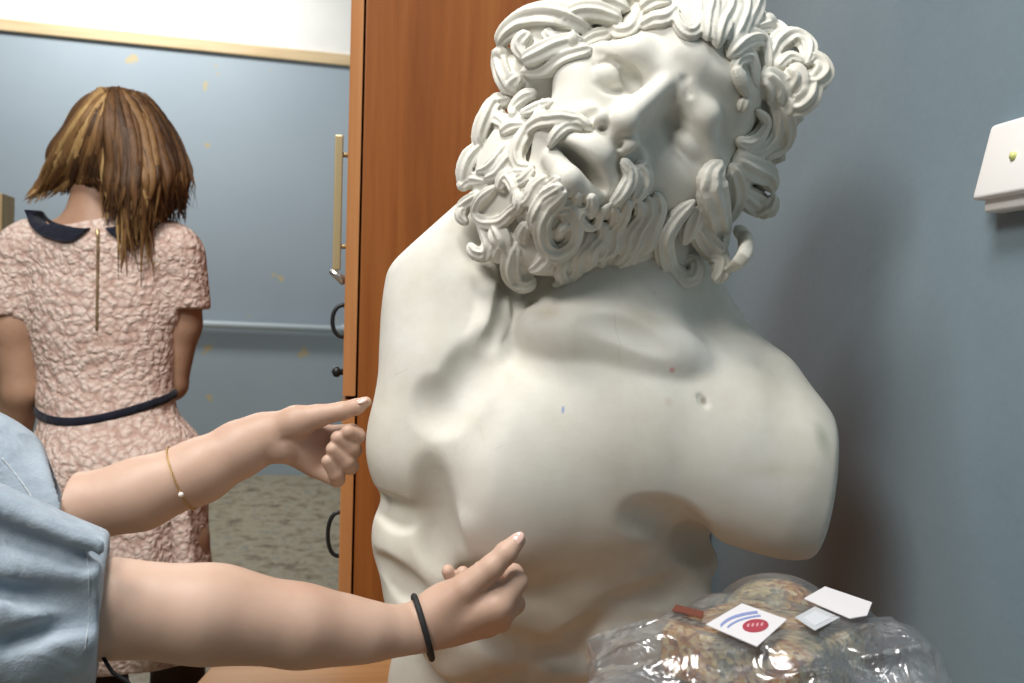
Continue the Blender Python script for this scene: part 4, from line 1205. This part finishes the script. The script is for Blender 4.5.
# ------------------------------------------------------------------ clear plastic bag and food box on the table
def plastic(name, tint, gl=0.12, haze=0.04):
    m = bpy.data.materials.new(name); m.use_nodes = True
    nt = m.node_tree; nt.nodes.clear()
    out = nt.nodes.new('ShaderNodeOutputMaterial'); mx = nt.nodes.new('ShaderNodeMixShader')
    tr = nt.nodes.new('ShaderNodeBsdfTransparent'); tr.inputs[0].default_value = (*tint, 1)
    gg = nt.nodes.new('ShaderNodeBsdfGlossy'); gg.inputs['Roughness'].default_value = 0.2; gg.inputs[0].default_value = (0.95, 0.95, 0.97, 1)
    lw = nt.nodes.new('ShaderNodeLayerWeight'); lw.inputs['Blend'].default_value = 0.30
    v = coords(nt); bp = nt.nodes.new('ShaderNodeBump'); bp.inputs['Strength'].default_value = 0.45; bp.inputs['Distance'].default_value = 0.02
    nt.links.new(noise(nt, v, 26, 3, .5, .8), bp.inputs['Height'])
    nt.links.new(bp.outputs[0], gg.inputs['Normal']); nt.links.new(bp.outputs[0], lw.inputs['Normal'])
    mr = nt.nodes.new('ShaderNodeMapRange'); mr.inputs['To Min'].default_value = gl; mr.inputs['To Max'].default_value = 0.75
    nt.links.new(lw.outputs['Facing'], mr.inputs['Value'])
    nt.links.new(mr.outputs[0], mx.inputs[0]); nt.links.new(tr.outputs[0], mx.inputs[1]); nt.links.new(gg.outputs[0], mx.inputs[2])
    df = nt.nodes.new('ShaderNodeBsdfDiffuse'); df.inputs[0].default_value = (0.75, 0.76, 0.80, 1)
    m2 = nt.nodes.new('ShaderNodeMixShader'); m2.inputs[0].default_value = haze
    nt.links.new(mx.outputs[0], m2.inputs[1]); nt.links.new(df.outputs[0], m2.inputs[2]); nt.links.new(m2.outputs[0], out.inputs[0])
    return m
m_clear = plastic('clear_plastic', (0.88, 0.89, 0.90), .07)
m_clear2 = plastic('clear_plastic_lower', (0.80, 0.82, 0.85), .20)
ANG = math.radians(45) - YAW
PA = np.array([[math.cos(ANG), math.sin(ANG), 0], [-math.sin(ANG), math.cos(ANG), 0], [0, 0, 1.0]])
def rbox(f, c, h, r, k=.004, A=PA, op='add', taper=0.0):
    c = np.asarray(c, float); h = np.asarray(h, float)
    def fn(p):
        q_ = (p - c) @ A.T
        s_ = 1 + taper * q_[:, 2:3] / h[2]
        q_ = np.concatenate([q_[:, :2] / s_, q_[:, 2:]], 1)
        d = np.abs(q_) - (h - r)
        return np.linalg.norm(np.maximum(d, 0), axis=1) + np.minimum(d.max(1), 0) - r
    return f._push(op, fn, c, np.linalg.norm(h), k, 1)
ZT = CAM_H - 0.297 * 0.78
Z1 = ZT - 0.062
HL = Z1 - TABLE_Z
cu = on_plane(764, 614, 2, ZT); cu[2] = 0
cl = cu + 0.012 * np.array((math.cos(YAW), -math.sin(YAW), 0))
lo_t = thing('plastic_food_box', (cl[0], cl[1], TABLE_Z), 'clear plastic food box under the crumpled bag, right of the bust', 'food box')
f = Field()
rbox(f, (cl[0], cl[1], TABLE_Z + HL / 2), (.100, .100, HL / 2 - .002), .026, taper=.05)
for s in np.linspace(-.08, .08, 5):
    for ax in (0, 1):
        for sd in (-1, 1):
            o_ = np.array((s, sd * .105, 0)) if ax == 0 else np.array((sd * .105, s, 0))
            p_ = np.array((cl[0], cl[1], TABLE_Z)) + o_ @ PA
            f.cone(p_ + (0, 0, .012), p_ + (0, 0, HL - .02), .007, .007, .006, 'sub')
V_, F_ = surface(f, np.array((cl[0], cl[1], TABLE_Z)) - (.19, .19, .01), np.array((cl[0], cl[1], Z1)) + (.19, .19, .05), .0028)
raw_mesh('tray', V_, F_, m_clear2, lo_t)
f = Field(); rbox(f, (cl[0], cl[1], Z1 - .0035), (.110, .110, .0030), .0028)
V_, F_ = surface(f, np.array((cl[0], cl[1], Z1)) - (.20, .20, .02), np.array((cl[0], cl[1], Z1)) + (.20, .20, .02), .0022)
raw_mesh('rim', V_, F_, m_clear2, lo_t)
# crumpled clear bag around the seed bar, lying on the lower box
up_t = thing('plastic_bag', (cu[0], cu[1], Z1), 'crumpled clear plastic bag with white and red oval sticker around a seed slab', 'plastic bag')
CA = np.array([[math.cos(YAW), -math.sin(YAW), 0], [math.sin(YAW), math.cos(YAW), 0], [0, 0, 1.0]])
cr = random.Random(21)
CRE = [(np.array([cr.gauss(0, 1), cr.gauss(0, 1), cr.gauss(0, .8)]) * k_, cr.uniform(0, 6), a_) for k_, a_ in ((30, .006), (38, .005), (50, .004), (66, .0028), (90, .0016))]
def crumple(f, c, r, k, A=CA):
    c = np.asarray(c, float); r = np.asarray(r, float)
    def fn(p):
        q_ = (p - c) @ A.T
        k0 = np.sqrt(np.sum((q_ / r) ** 2, 1)); k1 = np.sqrt(np.sum((q_ / (r * r)) ** 2, 1)) + 1e-9
        d = k0 * (k0 - 1) / k1
        for kv, ph, a_ in CRE: d = d + a_ * (np.abs(np.sin(p @ kv + ph)) - .6)
        return d
    return f._push('add', fn, c, r.max() + .01, k, 1)
f = Field()
rbox(f, (cu[0], cu[1], (Z1 + ZT) / 2 + .001), (.069, .069, (ZT - Z1) / 2 - .001), .018, taper=-.05)
pb = on_plane(772, 579, 2, ZT); f.ell(pb + (0, -.008, -.030), (.054, .046, .036), .020)
pb2 = on_plane(720, 601, 2, ZT); f.ell(pb2 + (0, 0, -.018), (.026, .026, .021), .014)
def bagpt(px, py, z): return on_plane(px, py, 2, z)
crumple(f, bagpt(655, 672, ZT - .034), (.052, .060, .036), .012)
crumple(f, bagpt(628, 700, ZT - .040), (.030, .050, .026), .010)
crumple(f, bagpt(862, 668, ZT - .036), (.060, .070, .040), .012)
crumple(f, bagpt(755, 690, ZT - .036), (.090, .045, .036), .012)
crumple(f, bagpt(905, 690, ZT - .044), (.030, .060, .024), .010)
f.cut((cu[0], cu[1], Z1 + .0012), (0, 0, -1.0), .002)
V_, F_ = surface(f, np.array((cu[0], cu[1], Z1)) - (.24, .26, .02), np.array((cu[0], cu[1], ZT)) + (.24, .22, .05), .0025)
lid = raw_mesh('clear_film', V_, F_, m_clear, up_t)
m_paper, *_ = nmat('white_sticker_paper', (0.70, 0.68, 0.71), 0.5)
m_grey, *_ = nmat('grey_sticker_paper', (0.50, 0.52, 0.55), 0.5)
m_blue_ink, *_ = nmat('blue_ink', (0.22, 0.27, 0.52), 0.5)
m_red_ink, *_ = nmat('dark_red_ink', (0.36, 0.035, 0.06), 0.5)
m_redp, *_ = nmat('brown_red_print', (0.14, 0.035, 0.02), 0.5)
m_pink_ink, *_ = nmat('pale_pink_ink', (0.62, 0.30, 0.34), 0.5)
def prism(name, pix, z, t, mat, parent):
    pts = [on_plane(px, py, 2, z) for px, py in pix]; n_ = len(pts)
    V = [p for p in pts] + [p + (0, 0, t) for p in pts]
    if np.cross(pts[1] - pts[0], pts[2] - pts[1])[2] < 0: V = V[:n_][::-1] + V[n_:][::-1]
    return raw_mesh(name, np.array(V), [list(range(n_))[::-1], list(range(n_, 2 * n_))] + [[i, (i + 1) % n_, n_ + (i + 1) % n_, n_ + i] for i in range(n_)], mat, parent, False)
zl = ZT + .0022
stk = prism('sticker', [(706, 625), (742, 604), (787, 620), (757, 647)], zl, .0006, m_paper, up_t)
prism('sticker', [(804, 599), (825, 587), (872, 603), (867, 616), (850, 619)], zl + .003, .0006, m_paper, up_t)
gst = prism('sticker', [(795, 618), (815, 607), (840, 618), (815, 631)], zl, .0006, m_grey, up_t)
prism('barcode', [(803, 618), (815, 611), (831, 618), (815, 626)], zl + .0006, .0003, nmat('pale_grey_print', (0.60, 0.62, 0.66), 0.5)[0], gst)
th = np.linspace(0, 2 * PI, 29)[:-1]
prism('red_oval', [(755.5 + 13 * math.cos(t) + 1.2 * math.sin(t), 626 + 6.4 * math.sin(t) - 1.5 * math.cos(t)) for t in th], zl + .0006, .0004, m_red_ink, stk)
for k_ in range(4):
    a0 = 746.5 + k_ * 4.6; prism('pale_letter', [(a0, 626.6 - .35 * k_), (a0 + 1.2, 624.0 - .35 * k_), (a0 + 3.3, 623.8 - .35 * k_), (a0 + 2.2, 627.2 - .35 * k_)], zl + .001, .0003, m_pink_ink, stk)
def arc_strip(p0, p1, p2, w):
    t = np.linspace(0, 1, 12)[:, None]; p0, p1, p2 = map(lambda v_: np.array(v_, float), (p0, p1, p2))
    c_ = (1 - t) ** 2 * p0 + 2 * t * (1 - t) * p1 + t * t * p2
    return [tuple(v_) for v_ in c_] + [tuple(v_ + np.array((1.0, w))) for v_ in c_[::-1]]
prism('blue_lettering', arc_strip((720, 625), (728, 614), (757, 611), 2.6), zl + .0006, .0003, m_blue_ink, stk)
prism('blue_lettering', arc_strip((727, 627), (735, 618), (760, 615), 1.6), zl + .0006, .0003, m_blue_ink, stk)
prism('printed_edge', [(672, 611), (676, 605), (704, 612), (702, 618)], zl - .001, .0006, m_redp, up_t)
# seed bar inside the upper box
m_seed, N, L, b = nmat('nut_and_seed_crust', rough=0.45)
nt = m_seed.node_tree; v = coords(nt)
vor = nt.nodes.new('ShaderNodeTexVoronoi'); vor.inputs['Scale'].default_value = 210; nt.links.new(v, vor.inputs['Vector'])
sx = nt.nodes.new('ShaderNodeSeparateColor'); nt.links.new(vor.outputs['Color'], sx.inputs[0])
big = noise(nt, v, 14, 2)
ca = ramp(nt, sx.outputs[0], [(0.0, (0.16, 0.045, 0.012)), (0.3, (0.34, 0.13, 0.035)), (0.6, (0.50, 0.27, 0.08)), (0.9, (0.52, 0.40, 0.22))])
cb = ramp(nt, sx.outputs[0], [(0.0, (0.14, 0.12, 0.08)), (0.5, (0.33, 0.31, 0.22)), (0.9, (0.48, 0.37, 0.18))])
L.new(mix(nt, ramp(nt, big, [(0.46, (0, 0, 0)), (0.58, (1, 1, 1))]), ca, cb), b.inputs['Base Color'])
bump(nt, b, vor.outputs['Distance'], 0.6, .002)
f = Field(); rbox(f, (cu[0], cu[1], ZT - .030), (.061, .061, .0225), .012)
f.ell(pb + (0, -.008, -.033), (.046, .040, .034), .014)
f.cut((cu[0], cu[1], Z1 + .0045), (0, 0, -1.0), .002)
V_, F_ = surface(f, np.array((cu[0], cu[1], ZT - .03)) - (.14, .14, .05), np.array((cu[0], cu[1], ZT - .03)) + (.14, .14, .06), .0025)
bar = raw_mesh('seed_bar', V_, F_, m_seed)
set_tag(bar, 'golden brown slab of nuts and seeds inside the crumpled clear bag', 'seed bar')
